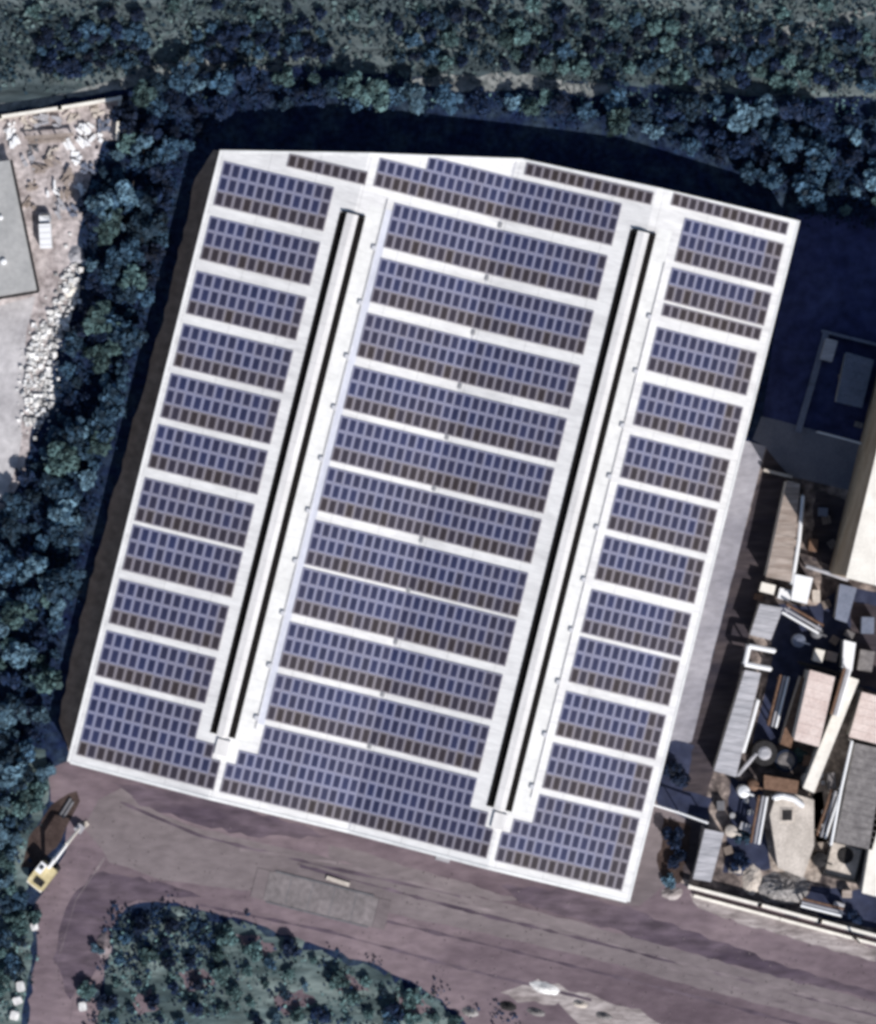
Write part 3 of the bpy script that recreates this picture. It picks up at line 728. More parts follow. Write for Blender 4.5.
# --- east works
shed('tall_block', 'tall white roofed building at the right edge of the photo', 'building', [(906, 330), (1010, 356), (950, 604), (846, 578)], 28, M['cream'], M['tallwall'], .3)  # height and unseen length shaped so its shadow falls on the northeast yard
shed('long_shed', 'narrow rusty brown roofed shed along the dark lane', 'shed', [(787, 480), (800, 484), (791, 582), (766, 577)], 5, M['brownroof'], M['wall'], .2, ribs=9)
shed('grey_shed', 'short weathered grey roofed shed above the white pipe gantry', 'shed', [(760, 604), (783, 608), (771, 640), (750, 635)], 4.5, M['greyroof'], M['wall'], .2, ribs=5)
shed('lean_to_shed', 'long weathered grey roofed shed below the white pipe gantry', 'shed', [(745, 670), (761, 673), (736, 777), (714, 771)], 4.5, M['greyroof'], M['wall'], .2, ribs=14)
shed('gate_shed', 'pale narrow roofed shed at the corner of the works wall', 'shed', [(705, 829), (724, 833), (711, 882), (693, 879)], 4, M['greyroof'], M['wall'], .2, ribs=6)
shed('white_canopy', 'square bright white canopy at the end of the brown shed', 'canopy', [(795, 574), (813, 578), (807, 604), (791, 600)], 5, M['white'], M['conc'], .3)
shed('pink_building', 'faded pink roofed building in the works yard', 'building', [(810, 670), (835, 677), (819, 747), (794, 740)], 9, M['pink'], M['wall'], .2, ribs=8)
shed('brown_lean_to', 'low brown roof along the west side of the pink roofed building', 'shed', [(801, 676), (808, 680), (791, 748), (780, 744)], 3.5, M['rust'], M['wall'], .1)
shed('cream_building', 'long thin cream roofed building running down beside the pink roof', 'building', [(848, 676), (859, 680), (814, 793), (803, 788)], 6.5, M['cream'], M['wall'], .15)
shed('white_annex', 'small white roofed annex at the top of the cream building', 'shed', [(844, 640), (856, 643), (852, 672), (842, 669)], 5, M['white'], M['wall'], .1)
shed('dull_pink_building', 'pale pink roofed building cut by the right edge of the photo', 'building', [(862, 692), (905, 703), (893, 748), (849, 737)], 6, M['pink'], M['wall'], .2, ribs=6)
shed('ribbed_shed', 'dark grey ribbed roof shed at the right edge with a white pipe along it', 'shed', [(855, 743), (900, 753), (872, 850), (835, 842)], 5, M['dkroof'], M['wall'], .2, ribs=16)
shed('buff_building', 'buff roofed building at the right edge above the works wall', 'building', [(877, 800), (912, 808), (890, 900), (862, 893)], 5, M['cream'], M['wall'], .2)
shed('tank_house', 'beige flat concrete tank house with a dark hatch', 'building', [(778, 789), (814, 800), (814, 846), (803, 878), (778, 868), (770, 815)], 4, M['conc'], M['conc'], .15)
shed('brown_tank_roof', 'dark brown narrow roof above the concrete tank house', 'shed', [(764, 775), (799, 781), (797, 794), (764, 789)], 4.6, M['rust'], M['black'], .1)
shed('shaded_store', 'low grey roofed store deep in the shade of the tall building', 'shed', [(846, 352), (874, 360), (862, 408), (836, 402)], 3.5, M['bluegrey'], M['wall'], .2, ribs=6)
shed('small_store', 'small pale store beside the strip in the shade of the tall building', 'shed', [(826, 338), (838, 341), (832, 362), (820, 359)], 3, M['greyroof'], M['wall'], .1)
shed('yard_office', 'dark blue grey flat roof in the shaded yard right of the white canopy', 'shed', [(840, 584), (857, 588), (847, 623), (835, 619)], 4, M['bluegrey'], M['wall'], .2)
boxthing('rooftop_unit', 'beige plant box below the rusty brown shed', 'machine', 766, 588, 14, 9, 3.0, M['conc'], lid=M['cream'])
boxthing('rooftop_unit', 'white plant box between the brown shed and white canopy', 'machine', 783, 594, 12, 10, 3.2, M['white'])
boxthing('pump_box', 'rust coloured pump box beside the grey shed', 'machine', 758, 597, 8, 6, 2.4, M['rust'])
boxthing('plant_cabinet', 'cream cabinet left of the white annex', 'cabinet', 817, 655, 9, 12, 3.0, M['cream'])
boxthing('plant_cabinet', 'brown cabinet between the cream cabinet and white annex', 'cabinet', 830, 656, 11, 9, 2.4, M['brownroof'])
boxthing('transformer', 'pale block at the end of the shaded pad line', 'machine', 872, 438, 6, 10, 3.2, M['white'])
# white pipe frame shaped like a C
t = thing('pipe_gantry', 'white steel pipe gantry open on its right side, between two grey sheds', 'gantry', P(760, 657))
def relp(a, z, base): q = P(*a, z); return (q[0] - base[0], q[1] - base[1], z)
base = P(760, 657)
for a, b in (((749, 646), (775, 651)), ((749, 646), (745, 664)), ((745, 664), (771, 669))):
    mb = MB(); mb.tube(relp(a, 4.5, base), relp(b, 4.5, base), .38, n=8); mb.build('beam', M['white'], t)
for a in ((749, 646), (775, 651), (745, 664), (771, 669)):
    q = relp(a, 4.5, base); mb = MB(); mb.tube((q[0], q[1], 0), (q[0], q[1], 4.5), .18, n=8); mb.build('post', M['white'], t)
# pipes
def pipe(name, label, pts, r, m, supports=True):
    b0 = P(*pts[0][:2]); t = thing(name, label, 'pipe', b0)
    mb = MB()
    Q = [(lambda q: (q[0] - b0[0], q[1] - b0[1], q[2]))(P(*p)) for p in pts]
    for a, b in zip(Q[:-1], Q[1:]): mb.tube(a, b, r, n=8)
    mb.build('pipe_run', m, t)
    if supports:
        for q in Q:
            mb = MB(); mb.tube((q[0], q[1], 0), (q[0], q[1], q[2] - r * .5), r * .6, n=6); mb.build('support', m, t)
    return t
pipe('overhead_pipe', 'thin white overhead pipe crossing from the warehouse to the works wall', [(651, 804, 4.5), (680, 813, 4.5), (708, 823, 4.5)], .17, M['white'])
pipe('roof_pipe', 'white pipe running down the edge of the dark ribbed roof', [(852, 741, 5.5), (841, 790, 5.5), (831, 845, 5.5)], .22, M['white'])
pipe('eaves_pipe', 'white pipe along the east edge of the rusty brown shed', [(803, 496, 4.6), (799, 540, 4.6), (792, 584, 4.6)], .3, M['white'])
pipe('lower_eaves_pipe', 'white pipe along the east edge of the long grey shed', [(758, 700, 4), (751, 726, 4), (743, 752, 4)], .3, M['white'])
pipe('curved_pipe', 'short fat white pipe curving over the concrete tank house', [(774, 798, 4.5), (782, 796, 4.5), (794, 799, 4.5), (803, 806, 4.5)], .45, M['white'])
pipe('shade_pipe', 'thin pale pipe along the top of the shaded concrete pad', [(818, 432, 2.5), (845, 439, 2.5), (870, 446, 2.5)], .15, M['white'])
pipe('diagonal_pipe', 'pale pipe slanting across the shaded yard below the white building', [(806, 566, 3), (828, 573, 3), (848, 580, 3)], .3, M['greyroof'])
pipe('cross_pipe', 'dark pipe across the foot of the white annex', [(800, 663, 3), (830, 671, 3), (846, 676, 3)], .3, M['black'])
# hatch on the tank house
t = thing('roof_hatch', 'dark open hatch in the beige concrete tank house roof', 'hatch', P(787, 815, 4))
mb = MB(); mb.box((0, 0, .08), (1.9, 2.0, .14)); mb.build('hatch_frame', M['conc'], t)
mb = MB(); mb.box((0, 0, .17), (1.5, 1.6, .05)); mb.build('hatch_cover', M['black'], t)
# round black tank
t = thing('round_tank', 'round black tank with a pale lid beside the long grey shed', 'tank', P(763, 752))
mb = MB(); mb.tube((0, 0, 0), (0, 0, 3.2), 1.9, n=20); mb.build('tank_shell', M['black'], t)
mb = MB(); mb.tube((0, 0, 3.2), (0, 0, 3.45), 1.0, .6, n=16); mb.build('tank_lid', M['greyroof'], t)
mb = MB(); mb.tube((-1.2, 0, 3.2), (-4, -3.4, 2.2), .3, n=8); mb.build('feed_pipe', M['greyroof'], t)
t = thing('round_tank', 'low dark green tank between the black tank and the cream building', 'tank', P(785, 760))
mb = MB(); mb.tube((0, 0, 0), (0, 0, 2), 1.7, n=20); mb.build('tank_shell', M['leaf_b'], t)
mb = MB(); mb.tube((0, 0, 2), (0, 0, 2.2), 1.3, .9, n=16); mb.build('tank_lid', M['dkroof'], t)
# open pit
t = thing('settling_pit', 'square walled settling pit with a dark opening', 'pit', P(843, 861), -UROT)
a, b = 5.0, 5.2
for (cx, cy, sx, sy) in ((0, b / 2, a + .35, .35), (0, -b / 2, a + .35, .35), (-a / 2, 0, .35, b - .36), (a / 2, 0, .35, b - .36)):
    mb = MB(); mb.box((cx, cy, .6), (sx, sy, 1.2)); mb.build('pit_wall', M['black'], t)
mb = MB(); mb.box((0, 0, .12), (a - .36, b - .36, .2)); mb.build('pit_floor', M['conc'], t)
mb = MB(); mb.tube((.1, .9, .24), (.1, .9, .5), 1.25, 1.1, n=14); mb.build('sump', M['black'], t)
# gravel heap
def heap(name, label, px, py, rx, ry, h, m, seed, ang=0, cat='heap'):
    r = random.Random(seed); mb = MB(); n = 26; rings = 7
    mb.v.append((0, 0, h))
    for k in range(1, rings + 1):
        f = k / rings
        for i in range(n):
            a = 2 * math.pi * i / n; j = 1 + r.uniform(-.10, .10)
            mb.v.append((math.cos(a) * rx * S * f * j, math.sin(a) * ry * S * f * j, max(-.05, h * (1 - f) * (1 + .12 * r.uniform(-1, 1))) if k < rings else -.03))
    for i in range(n): mb.face((0, 1 + i, 1 + (i + 1) % n))
    for k in range(rings - 1):
        for i in range(n):
            j = (i + 1) % n; b = 1 + k * n
            mb.face((b + i, b + n + i, b + n + j, b + j))
    o = mb.build(name, m, None, P(px, py, 0), (0, 0, ang)); return tag(o, label, cat)
heap('gravel_heap', 'large grey cone of gravel behind the works wall', 783, 888, 27, 17, 2.4, M['gravel'], 3)
heap('gravel_heap', 'small pale mound of spoil by the corner of the works wall', 672, 893, 11, 7, .9, M['paledirt'], 4)
heap('spoil_heap', 'pale dusty spoil mound left of the gravel heap', 752, 880, 10, 16, 1.2, M['conc'], 5)
heap('spoil_heap', 'light mound of dust on the bottom edge of the dirt road', 545, 988, 16, 6, .7, M['rock'], 6, R(-15))
heap('spoil_heap', 'brown mound of spoil beside the dirt fork', 104, 945, 8, 14, 1.0, M['paledirt2'], 8)
# works walls
wallrun('boundary_wall', 'long pale wall between the works yard and the dirt road', [(690, 887), (760, 905), (820, 921), (900, 942)], .35, 2.0, M['conc'], M['cream'], 9)
wallrun('boundary_kerb_wall', 'low pale outer wall along the road below the works wall', [(694, 896), (780, 919), (900, 951)], .3, .7, M['conc'], M['cream'])
wallrun('lane_wall', 'grey wall along the strip in the shade of the tall building', [(826, 334), (812, 384), (798, 432)], .8, 1.2, M['bluegrey'], M['bluegrey'])
wallrun('yard_wall', 'thin pale wall at the top of the shaded yard', [(822, 331), (850, 338), (890, 348)], .3, 1.2, M['bluegrey'])
wallrun('pad_wall', 'short grey wall at the bottom of the shaded concrete pad', [(764, 470), (792, 477)], .3, 1.4, M['conc'])
for (px, py, rx, ry, mk, lab) in [(508, 1006, 9, 5, 'black', 'low dark heap at the bottom edge of the dirt road'), (536, 1012, 10, 4, 'dkroof', 'grey heap at the bottom edge, just right of the low dark heap'), (580, 1004, 8, 4, 'conc', 'beige heap below the light dust mound'),
                                (604, 1016, 9, 4, 'dkroof', 'grey heap at the bottom edge, furthest right in the road dust'), (470, 1012, 9, 5, 'gravel', 'gravel heap at the ragged end of the southern thicket')]:
    heap('debris_heap', lab, px, py, rx, ry, .8, M[mk], px, R(-14))
# utility pole
t = thing('utility_pole', 'dark utility pole with a crossarm beside the works wall', 'pole', P(853, 936))
mb = MB(); mb.tube((0, 0, 0), (0, 0, 9), .20, .13, 10); mb.build('pole_shaft', M['black'], t)
mb = MB(); mb.box((0, 0, 8.6), (2.4, .16, .16), R(-30)); mb.build('crossarm', M['timber'], t)
for d in (-1, 0, 1):
    mb = MB(); x, y = d * math.cos(R(-30)), d * math.sin(R(-30)); mb.tube((x, y, 8.68), (x, y, 8.95), .07, .05, 8); mb.build('insulator', M['cream'], t)
# clutter in the works yard: drums, pallets, scrap
def pallet(px, py, ang, n, label, group):
    t = thing('pallet_stack', label, 'pallets', P(px, py), ang, group)
    for k in range(n):
        mb = MB(); z = k * .16
        for i in range(5): mb.box((0, -.5 + i * .25, z + .13), (1.2, .14, .03))
        for i in range(3): mb.box((-.52 + i * .52, 0, z + .06), (.1, 1.1, .1))
        mb.build('pallet', M['timber'], t)
    return t
for (px, py, ang, n, lab) in [(826, 520, .2, 6, 'pallet stack in the brown yard left of the white building'), (832, 544, .6, 4, 'lower pallet stack in the brown yard left of the white building'), (842, 378, .1, 7, 'pallet stack on the west side of the shaded store'),
                              (826, 604, .4, 5, 'pallet stack in the shaded yard beside the white canopy'), (834, 640, 1.0, 6, 'pallet stack north of the brown cabinet'), (728, 850, .3, 5, 'pallet stack beside the gate shed')]:
    pallet(px, py, ang, n, lab, 'pallet stacks in the works yard')
def drum(px, py, m, label, group):
    t = thing('drum', label, 'drum', P(px, py), 0, group)
    mb = MB(); mb.tube((0, 0, 0), (0, 0, 1.1), .42, n=14); mb.tube((0, 0, .35), (0, 0, .40), .45, n=14); mb.tube((0, 0, .72), (0, 0, .77), .45, n=14); mb.build('shell', m, t)
    mb = MB(); mb.tube((0, 0, 1.1), (0, 0, 1.14), .38, n=14); mb.build('lid', M['grey'], t)
for i, (px, py, k, lab) in enumerate([(820, 775, 'blue', 'blue drum right of the cream building foot'), (822, 782, 'rust', 'rusty drum right of the cream building foot'), (824, 812, 'white', 'white drum right of the tank house'),
                       (822, 826, 'rust', 'rusty drum right of the tank house'), (746, 800, 'blue', 'blue drum in the dark yard left of the tank house'), (750, 812, 'white', 'white drum in the dark yard left of the tank house'),
                       (732, 815, 'greyroof', 'grey drum in the dark yard by the gate shed')]):
    drum(px, py, M[k], lab, 'drums in the works yard')

def frame_rack(px, py, lx, ly, h, m, ang, label):
    t = thing('pipe_rack', label, 'pipe rack', P(px, py), ang, 'pipe racks in the works yard')
    a, b = lx * S / 2, ly * S / 2
    for sx in (-1, 1):
        for sy in (-1, 1):
            mb = MB(); mb.box((sx * a, sy * b, h / 2), (.2, .2, h)); mb.build('post', m, t)
        mb = MB(); mb.box((sx * a, 0, h + .1), (.22, 2 * b + .3, .2)); mb.build('cross_beam', m, t)
    for k in range(3):
        mb = MB(); y = -b + b * k; mb.tube((-a - .6, y, h + .4), (a + .6, y, h + .4), .2, n=8); mb.build('pipe', M[('white', 'greyroof', 'rust')[k]], t)
for args in [(800, 618, 34, 9, 4.2, M['greyroof'], R(-30), 'pipe rack crossing the dark yard below the white canopy'), (776, 700, 44, 8, 3.6, M['rust'], R(76), 'pipe rack between the long grey shed and the pink building'),
             (826, 812, 40, 9, 3.4, M['cream'], R(72), 'pipe rack beside the dark ribbed roof'), (757, 818, 40, 8, 3.2, M['greyroof'], R(80), 'pipe rack on the west side of the tank house'),
             (820, 905, 34, 7, 3.0, M['rust'], R(-14), 'pipe rack in the shade behind the works wall'), (836, 690, 40, 6, 6.5, M['dgrey'], R(74), 'narrow pipe rack between the pink and cream buildings')]: frame_rack(*args)
def vessel(px, py, r, h, m, label):
    t = thing('process_vessel', label, 'vessel', P(px, py), 0, 'process vessels in the works yard')
    mb = MB(); mb.tube((0, 0, .5), (0, 0, h), r, n=18); mb.tube((0, 0, h), (0, 0, h + r * .35), r, r * .35, 18); mb.build('shell', m, t)
    for k in range(3):
        a = k * 2.094; mb = MB(); mb.tube((math.cos(a) * r * .8, math.sin(a) * r * .8, 0), (math.cos(a) * r * .8, math.sin(a) * r * .8, .6), .12, n=6); mb.build('leg', M['dgrey'], t)
    mb = MB(); mb.tube((0, 0, h + r * .3), (r * 1.6, -r * .6, h + .3), .14, n=7); mb.build('outlet_pipe', m, t)
for args in [(742, 790, .9, 4.0, M['white'], 'white process vessel beside the foot of the long grey shed'), (752, 784, .8, 3.6, M['rust'], 'rusty process vessel beside the foot of the long grey shed'),
             (806, 778, .9, 3.5, M['conc'], 'beige process vessel between the brown tank roof and cream building'), (818, 858, 1.1, 3.2, M['black'], 'black process vessel beside the settling pit'),
             (730, 830, .9, 2.6, M['conc'], 'beige process vessel beside the gate shed'), (797, 640, 1.0, 3.4, M['bluegrey'], 'blue grey process vessel in the dark yard'), (815, 632, .9, 3.0, M['dgrey'], 'dark grey process vessel in the dark yard')]: vessel(*args)
for (px, py, sx, sy, h, mk, lab) in [(768, 806, 8, 14, 2.2, 'brownroof', 'brown machine casing west of the tank house'), (744, 826, 9, 7, 1.6, 'greyroof', 'grey machine casing by the gate shed'), (735, 868, 12, 8, 1.4, 'conc', 'beige block near the works wall'),
                                   (806, 760, 8, 10, 2.4, 'rust', 'rusty machine casing below the pink building'), (790, 764, 7, 6, 1.8, 'cream', 'small cream casing below the pink building'), (830, 780, 8, 16, 2.2, 'dkroof', 'dark machine casing right of the cream building'),
                                   (848, 634, 8, 6, 2.6, 'dkroof', 'dark casing above the white annex'), (864, 660, 14, 20, 3.0, 'dkroof', 'dark machine hall right of the white annex'), (866, 625, 12, 16, 2.5, 'bluegrey', 'blue grey casing at the right edge of the dark yard'),
                                   (815, 596, 7, 12, 2.0, 'conc', 'beige casing east of the white canopy'), (822, 512, 9, 8, 1.6, 'bluegrey', 'blue grey casing in the shade beside the brown shed'), (812, 545, 8, 12, 2.2, 'rust', 'rusty casing in the shade beside the white pipe'),
                                   (852, 378, 7, 9, 1.4, 'bluegrey', 'blue grey casing by the shaded store'), (858, 425, 8, 5, 1.2, 'dkroof', 'dark casing by the thin shaded pipe'), (838, 905, 10, 6, 1.3, 'greyroof', 'grey casing in the shade below the settling pit'),
                                   (846, 893, 9, 7, 1.5, 'brownroof', 'brown casing just below the settling pit'), (720, 805, 7, 9, 1.5, 'dgrey', 'dark casing above the gate shed')]:
    boxthing('machine_casing', lab, 'machine', px, py, sx, sy, h, M[mk], lid=M[mk], ang=random.uniform(-.5, .1), group='machine casings in the works yard')

# ------------------------------------------------------------------ road furniture
# weighbridge
t = thing('weighbridge', 'long grey weighbridge platform set into the dirt road', 'weighbridge', P(321, 899, 0), R(-14))
Lx, Ly = 112 * S, 30 * S
mb = MB(); mb.box((0, 0, .06), (Lx, Ly, .08)); mb.build('deck', mat('weighbridge_deck', (.135, .120, .122), (.200, .176, .178), scale=.2, rough=.85, fine=.22, fscale=1.2), t)
for sg in (-1, 1):
    mb = MB(); mb.box((0, sg * (Ly / 2 + .14), .09), (Lx * random.uniform(.8, .95), .22, .18)); mb.build('side_rail', M['dgrey'], t)
    mb = MB(); mb.box((sg * (Lx / 2 + 1.0), 0, .06), (1.9, Ly, .10)); mb.build('ramp', M['track'], t)
for i in range(1, 5):
    mb = MB(); mb.box((-Lx / 2 + Lx * i / 5, 0, .105), (.10, Ly - .2, .012)); mb.build('deck_joint', M['dgrey'], t)
# flat stacks around the weighbridge
def slabs(px, py, sx, sy, ang, n, m, label):
    t = thing('sheet_stack', label, 'stack', P(px, py), ang)
    for k in range(n):
        mb = MB(); mb.box((random.uniform(-.08, .08), random.uniform(-.08, .08), .1 + k * .13), (sx * S, sy * S, .11), random.uniform(-.04, .04)); mb.build('sheet', m, t)
slabs(338, 881, 24, 4, R(-16), 3, M['conc'], 'pale stack of sheets at the upper edge of the weighbridge')
slabs(443, 859, 14, 4, R(-14), 3, M['greyroof'], 'grey stack of sheets on the road below the warehouse edge')

mb = MB(); rz_ = random.Random(91)
for (x, y) in scatter([(84, 800), (350, 850), (628, 915), (690, 900), (876, 950), (876, 1020), (640, 1024), (540, 1000), (380, 962), (235, 914), (120, 900), (95, 985), (40, 1024), (40, 900)], 4, 1500, 92, 9000):
    if rz_.random() < .6: continue
    b = len(mb.v); c = P(x, y); q = rz_.uniform(.04, .15)
    for dz, f in ((0, 1), (q * .8, .6)):
        for k in range(5):
            a = k * 1.2566 + rz_.uniform(-.3, .3); mb.v.append((c[0] + math.cos(a) * q * f, c[1] + math.sin(a) * q * f, dz + .02))
    for k in range(5): j = (k + 1) % 5; mb.face((b + k, b + j, b + 5 + j, b + 5 + k))
    mb.face([b + 5 + k for k in range(5)])
o = mb.build('gravel', mat('loose_stones', (.15, .125, .13), rough=1, island=.5)); o['kind'] = 'stuff'

# excavator
t = thing('excavator', 'yellow excavator with its boom stretched toward the warehouse corner', 'excavator', P(45, 873), R(52))
# local +x = boom direction
for sg in (-1, 1):
    mb = MB(); n = 10; pts = []
    for i in range(n): pts.append((math.cos(i / (n - 1) * math.pi + math.pi / 2) * .5 - 1.6, math.sin(i / (n - 1) * math.pi + math.pi / 2) * .5 + .5))
    for i in range(n): pts.append((math.cos(i / (n - 1) * math.pi - math.pi / 2) * .5 + 1.6, math.sin(i / (n - 1) * math.pi - math.pi / 2) * .5 + .5))
    b = len(mb.v); y0, y1 = sg * 1.15 - .32, sg * 1.15 + .32
    for y in (y0, y1):
        for x, z in pts: mb.v.append((x, y, z))
    q = len(pts)
    mb.face(list(range(b, b + q))); mb.face(list(range(b + q, b + 2 * q))[::-1])
    for i in range(q): j = (i + 1) % q; mb.face((b + i, b + q + i, b + q + j, b + j))
    mb.build('crawler_track', M['rubber'], t)
mb = MB(); mb.box((0, 0, .75), (2.2, 1.7, .5)); mb.tube((0, 0, 1.0), (0, 0, 1.2), .8, n=20); mb.build('undercarriage', M['dgrey'], t)
mb = MB(); mb.prism([(-2.3, -1.0), (-2.0, -1.45), (1.4, -1.45), (1.6, -1.2), (1.6, 1.2), (1.4, 1.45), (-2.0, 1.45), (-2.3, 1.0)], 1.2, [2.3, 2.3, 2.0, 1.9, 1.9, 2.0, 2.3, 2.3])
body = mb.build('house', M['yellow'], t)
mb = MB(); mb.box((-1.3, -.2, 2.36), (1.0, 1.5, .16)); mb.build('engine_grille', M['black'], body)
mb = MB(); mb.tube((-1.5, -.9, 2.3), (-1.5, -.9, 2.9), .1, n=8); mb.build('exhaust', M['dgrey'], body)
mb = MB(); mb.box((-2.2, 0, 1.7), (.5, 2.7, .9)); mb.build('counterweight', M['cream'], body)
mb = MB(); mb.prism([(-.2, .35), (1.5, .35), (1.5, 1.4), (-.2, 1.4)], 2.0, [3.3, 3.15, 3.15, 3.3]); c_ = mb.build('cab', M['white'], t)
mb = MB(); mb.box((.8, .875, 3.27), (.6, .6, .06)); mb.build('roof_window', M['glass'], c_)
mb = MB(); mb.box((1.52, .875, 2.65), (.04, .85, .8)); mb.build('windscreen', M['glass'], c_)
mb = MB()
for a, b, r1, r2 in (((1.2, 0, 1.9), (3.2, 0, 4.6), .26, .34), ((3.2, 0, 4.6), (6.4, 0, 4.9), .34, .24)): mb.tube(a, b, r1, r2, 6)
mb.build('boom', M['white'], t)
mb = MB(); mb.tube((6.0, 0, 5.2), (8.6, 0, 1.7), .26, .18, 6); mb.build('dipper_arm', M['cream'], t)
mb = MB(); mb.tube((3.0, .0, 5.1), (5.9, 0, 5.4), .12, n=8); mb.build('arm_cylinder', M['grey'], t)
mb = MB(); mb.prism([(8.0, -.65), (9.2, -.55), (9.2, .55), (8.0, .65)], [.3, .5, .5, .3], [1.6, 1.2, 1.2, 1.6])
bk = mb.build('bucket', M['greyroof'], t)
mb = MB()
for k in range(5): mb.box((9.3, -.44 + k * .22, .6), (.3, .1, .14))
mb.build('bucket_tooth', M['dgrey'], bk)
# pipes lying by the excavator
def logs(px, py, ang, n, ln, m, label, name='pipe_bundle', cat='pipes'):
    t = thing(name, label, cat, P(px, py), ang)
    for k in range(n):
        mb = MB(); y = (k - n / 2) * .55; z = .24 + (.45 if k % 3 == 2 else 0)
        mb.tube((-ln / 2 + random.uniform(-.4, .4), y, z), (ln / 2 + random.uniform(-.4, .4), y, z), .22, n=8); mb.build('pipe', m, t)
slabs(84, 826, 11, 5, R(40), 2, M['conc'], 'pale slab lying in front of the excavator bucket')
logs(66, 806, R(58), 2, 3.0, M['dgrey'], 'pair of dark grey pipes on the bank near the warehouse corner')

# white blocks at the bottom left
for (px, py, sx, sy, lab) in [(21, 986, 8, 10, 'uppermost of the white blocks at the bottom left'), (18, 1000, 9, 8, 'middle one of the white blocks at the bottom left'), (15, 1015, 9, 9, 'lowest of the white blocks at the bottom left'),
                              (35, 926, 7, 8, 'lone white block below the excavator'), (96, 994, 7, 9, 'white block at the mouth of the dirt fork'), (83, 1006, 8, 9, 'pale block at the bottom edge of the dirt fork')]:
    t = thing('stone_block', lab, 'stone block', P(px, py), random.uniform(-.4, .4))
    w_, d_, h_ = sx * S / 2, sy * S / 2, .9
    mb = MB(); c = .18
    mb.prism([(-w_ + c, -d_), (w_ - c, -d_), (w_, -d_ + c), (w_, d_ - c * 1.4), (w_ - c, d_), (-w_ + c * 1.3, d_), (-w_, d_ - c), (-w_, -d_ + c)], -.05, [h_ * random.uniform(.8, 1.1) for _ in range(8)])
    mb.build('block', M['rock'], t)

# ------------------------------------------------------------------ west yard
wallrun('yard_north_wall', 'long pale wall along the north side of the west yard', [(-60, 127), (0, 117), (60, 108), (120, 98)], .35, 2.0, M['conc'], M['cream'], 7)
wallrun('yard_east_wall', 'short pale wall closing the northeast corner of the west yard', [(120, 98), (117, 140)], .35, 1.6, M['conc'], M['cream'])
t = shed('grey_roof_shed', 'grey flat roofed shed at the left edge with a dark gutter', 'shed', [(-80, 172), (11, 160), (37, 290), (-80, 310)], 3.2, M['shedroof'], M['wall'], .4)
pts = poly_w([(11, 160), (38.5, 291.5), (-80, 311.5)], 3.2); tl = t.location
for a, b in zip(pts[:-1], pts[1:]):
    mb = MB(); mb.tube((a[0] - tl.x, a[1] - tl.y, 3.15), (b[0] - tl.x, b[1] - tl.y, 3.15), .22, n=6); mb.build('gutter', M['black'], t)
for (px, py, sx, lab) in ((4, 262, 5, 'small white roof fan on the grey flat roofed shed'), (1, 218, 4, 'tiny white roof vent at the left edge of the grey shed')):
    v = thing('roof_fan', lab, 'roof fan', P(px, py, 3.2))
    mb = MB(); mb.tube((0, 0, 0), (0, 0, .5), sx * S * .5, n=14); mb.build('fan_housing', M['white'], v)
    mb = MB(); mb.tube((0, 0, .5), (0, 0, .62), sx * S * .62, sx * S * .3, n=14); mb.build('fan_cowl', M['white'], v)
# truck
t = thing('truck', 'small white box truck parked beside the grey roofed shed', 'truck', P(46.5, 232), R(3))
mb = MB(); mb.box((0, .1, .62), (1.1, 5.2, .22)); mb.build('chassis', M['dgrey'], t)
mb = MB(); mb.box((0, -.75, 1.65), (1.75, 3.6, 1.75)); b_ = mb.build('cargo_box', M['white'], t)
for k in range(4):
    mb = MB(); mb.box((0, -2.1 + k * .9, 2.545), (1.7, .05, .035)); mb.build('box_rib', M['grey'], b_)
mb = MB(); mb.prism([(-.82, 1.35), (.82, 1.35), (.82, 2.35), (.74, 2.75), (-.74, 2.75), (-.82, 2.35)], .6, [1.95, 1.95, 1.9, 1.2, 1.2, 1.9]); c_ = mb.build('cab', M['white'], t)
mb = MB(); mb.prism([(-.68, 2.36), (.68, 2.36), (.64, 2.66), (-.64, 2.66)], [1.80, 1.80, 1.28, 1.28], [1.93, 1.93, 1.41, 1.41]); mb.build('windscreen', M['glass'], c_)
for sx in (-1, 1):
    for y in (1.9, -1.6):
        mb = MB(); mb.tube((sx * .62, y, .38), (sx * .86, y, .38), .38, n=16); wv = mb.build('wheel', M['rubber'], t)
        mb = MB(); mb.tube((sx * .86, y, .38), (sx * .88, y, .38), .2, n=12); mb.build('rim', M['grey'], wv)
    mb = MB(); mb.box((sx * .6, 2.77, .8), (.26, .05, .16)); mb.build('headlight', M['white'], c_)
# timber beam and scrap
t = thing('timber_rack', 'long brown timber rack across the debris corner of the west yard', 'timber rack', P(50, 137), R(4))
mb = MB(); mb.box((0, 0, 1.6), (7.4, .5, .16)); mb.build('top_beam', M['timber'], t)
for x in (-3.4, -1.1, 1.1, 3.4):
    mb = MB(); mb.box((x, 0, .76), (.16, .3, 1.52)); mb.build('post', M['timber'], t)
for k in range(3):
    mb = MB(); mb.box((random.uniform(-.5, .5), -.3 - .25 * k, .5), (6.4, .18, .12)); mb.build('plank', M['timber'], t)
rs = random.Random(31)
SC = [('white', 'white'), ('conc', 'pale concrete'), ('brownroof', 'rusty brown'), ('greyroof', 'grey metal'), ('dgrey', 'dark grey'), ('timber', 'brown timber')]
spots = [(8, 128), (28, 124), (42, 120), (58, 122), (72, 118), (84, 128), (98, 112), (104, 126), (14, 142), (34, 146), (52, 150), (68, 146), (86, 144), (96, 138), (28, 162), (42, 170), (54, 162), (66, 176), (78, 160), (88, 170), (36, 186), (52, 190), (68, 194), (80, 188), (60, 208), (74, 212), (30, 204)]
places = ['against the yard wall', 'near the timber rack', 'in the middle of the debris', 'between the debris and the truck']
used = {}
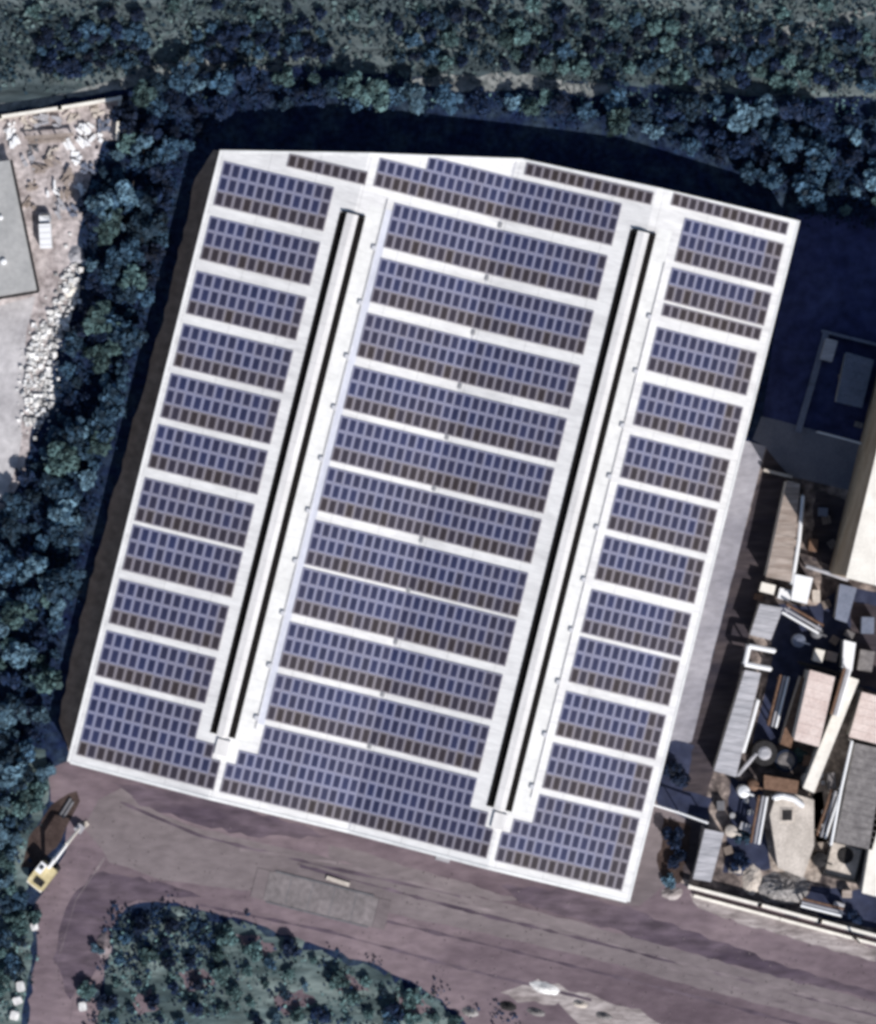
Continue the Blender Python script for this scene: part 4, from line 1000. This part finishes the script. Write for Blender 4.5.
for i, (px, py) in enumerate(spots):
    mk, col = (SC if px < 70 else [('white', 'white'), ('conc', 'pale concrete'), ('greyroof', 'grey metal'), ('bluegrey', 'blue grey'), ('white', 'white')])[rs.randrange(6 if px < 70 else 5)]; pl = places[0] if py < 132 else places[1] if py < 152 else places[2] if py < 184 else places[3]
    where = 'west end' if px < 40 else 'centre' if px < 70 else 'east end'
    t = thing('scrap_pile', f'{col} scrap pile {pl}, {where} of the yard corner', 'scrap', P(px, py), rs.uniform(0, 3), 'scrap piles in the west yard')
    for k in range(rs.randint(5, 9)):
        mb = MB(); mb.box((rs.uniform(-.9, .9), rs.uniform(-.9, .9), .15 + k * .10), (rs.uniform(.3, 1.5), rs.uniform(.2, .7), rs.uniform(.08, .3)), rs.uniform(-.5, .5)); mb.build('scrap_piece', M[mk], t)
# white rubble along the yard edge
mb = MB(); rr_ = random.Random(17)
RUB = [(74, 262), (82, 272), (76, 300), (66, 330), (58, 345), (52, 380), (54, 400), (40, 430), (26, 424), (24, 390), (28, 350), (36, 330), (50, 318), (58, 290)]
for (x, y) in scatter(RUB, 2.2, 520, 61, 20000) + scatter([(84, 256), (88, 280), (78, 320), (66, 356), (60, 404), (44, 440), (20, 436), (16, 390), (22, 340), (40, 306), (58, 270)], 6, 160, 62, 6000):
    b = len(mb.v); c = P(x, y); s_ = .1 + .5 * rr_.random() ** 2
    a = [rr_.uniform(.6, 1.3) for _ in range(8)]
    k = 0
    for dz in (0, 1):
        for dx, dy in ((-1, -1), (1, -1), (1, 1), (-1, 1)):
            mb.v.append((c[0] + dx * s_ * .6 * a[k] + rr_.uniform(-.1, .1), c[1] + dy * s_ * .6 * a[(k + 3) % 8], dz * s_ * a[k] * 1.2)); k += 1
    for q in ((3, 2, 1, 0), (4, 5, 6, 7), (0, 1, 5, 4), (1, 2, 6, 5), (2, 3, 7, 6), (3, 0, 4, 7)): mb.face([b + i for i in q])
o = mb.build('rubble', M['rock']); o['kind'] = 'stuff'
for (px, py, w_, lab) in [(66, 286, 7, 'large white boulder beside the foot of the grey shed'), (58, 322, 8, 'large white boulder at the top of the rubble heap'), (31, 362, 7, 'large white boulder on the paving side of the rubble heap'),
                          (48, 372, 8, 'large white boulder in the middle of the rubble heap'), (36, 404, 8, 'large white boulder at the bottom of the rubble heap'), (66, 246, 5, 'white boulder among the trees right of the truck'), (70, 234, 4, 'small white boulder right of the truck')]:
    mb = MB(); r = random.Random(px)
    n = 9; hh = w_ * S * .5
    for k, (f, z) in enumerate(((1.0, -.05), (.95, .5), (.55, 1.0))):
        for i in range(n):
            a = 2 * math.pi * i / n; j = r.uniform(.75, 1.15)
            mb.v.append((math.cos(a) * w_ * S * .5 * f * j, math.sin(a) * w_ * S * .5 * f * j, hh * z * r.uniform(.85, 1.15)))
    for k in range(2):
        for i in range(n): j = (i + 1) % n; mb.face((k * n + i, k * n + j, k * n + n + j, k * n + n + i))
    mb.face([2 * n + i for i in range(n)])
    tag(mb.build('boulder', M['rock'], None, P(px, py)), lab, 'boulder', 'white boulders on the rubble heap')
# tarps
for (px, py, m_, lab) in [(72, 290, 'cream', 'cream tarpaulin bundle at the top of the rubble heap'), (76, 255, 'greyroof', 'grey tarpaulin bundle beneath the trees near the truck')]:
    heap('tarpaulin', lab, px, py, 8, 10, 1.0, M[m_], px, 0, 'tarpaulin')
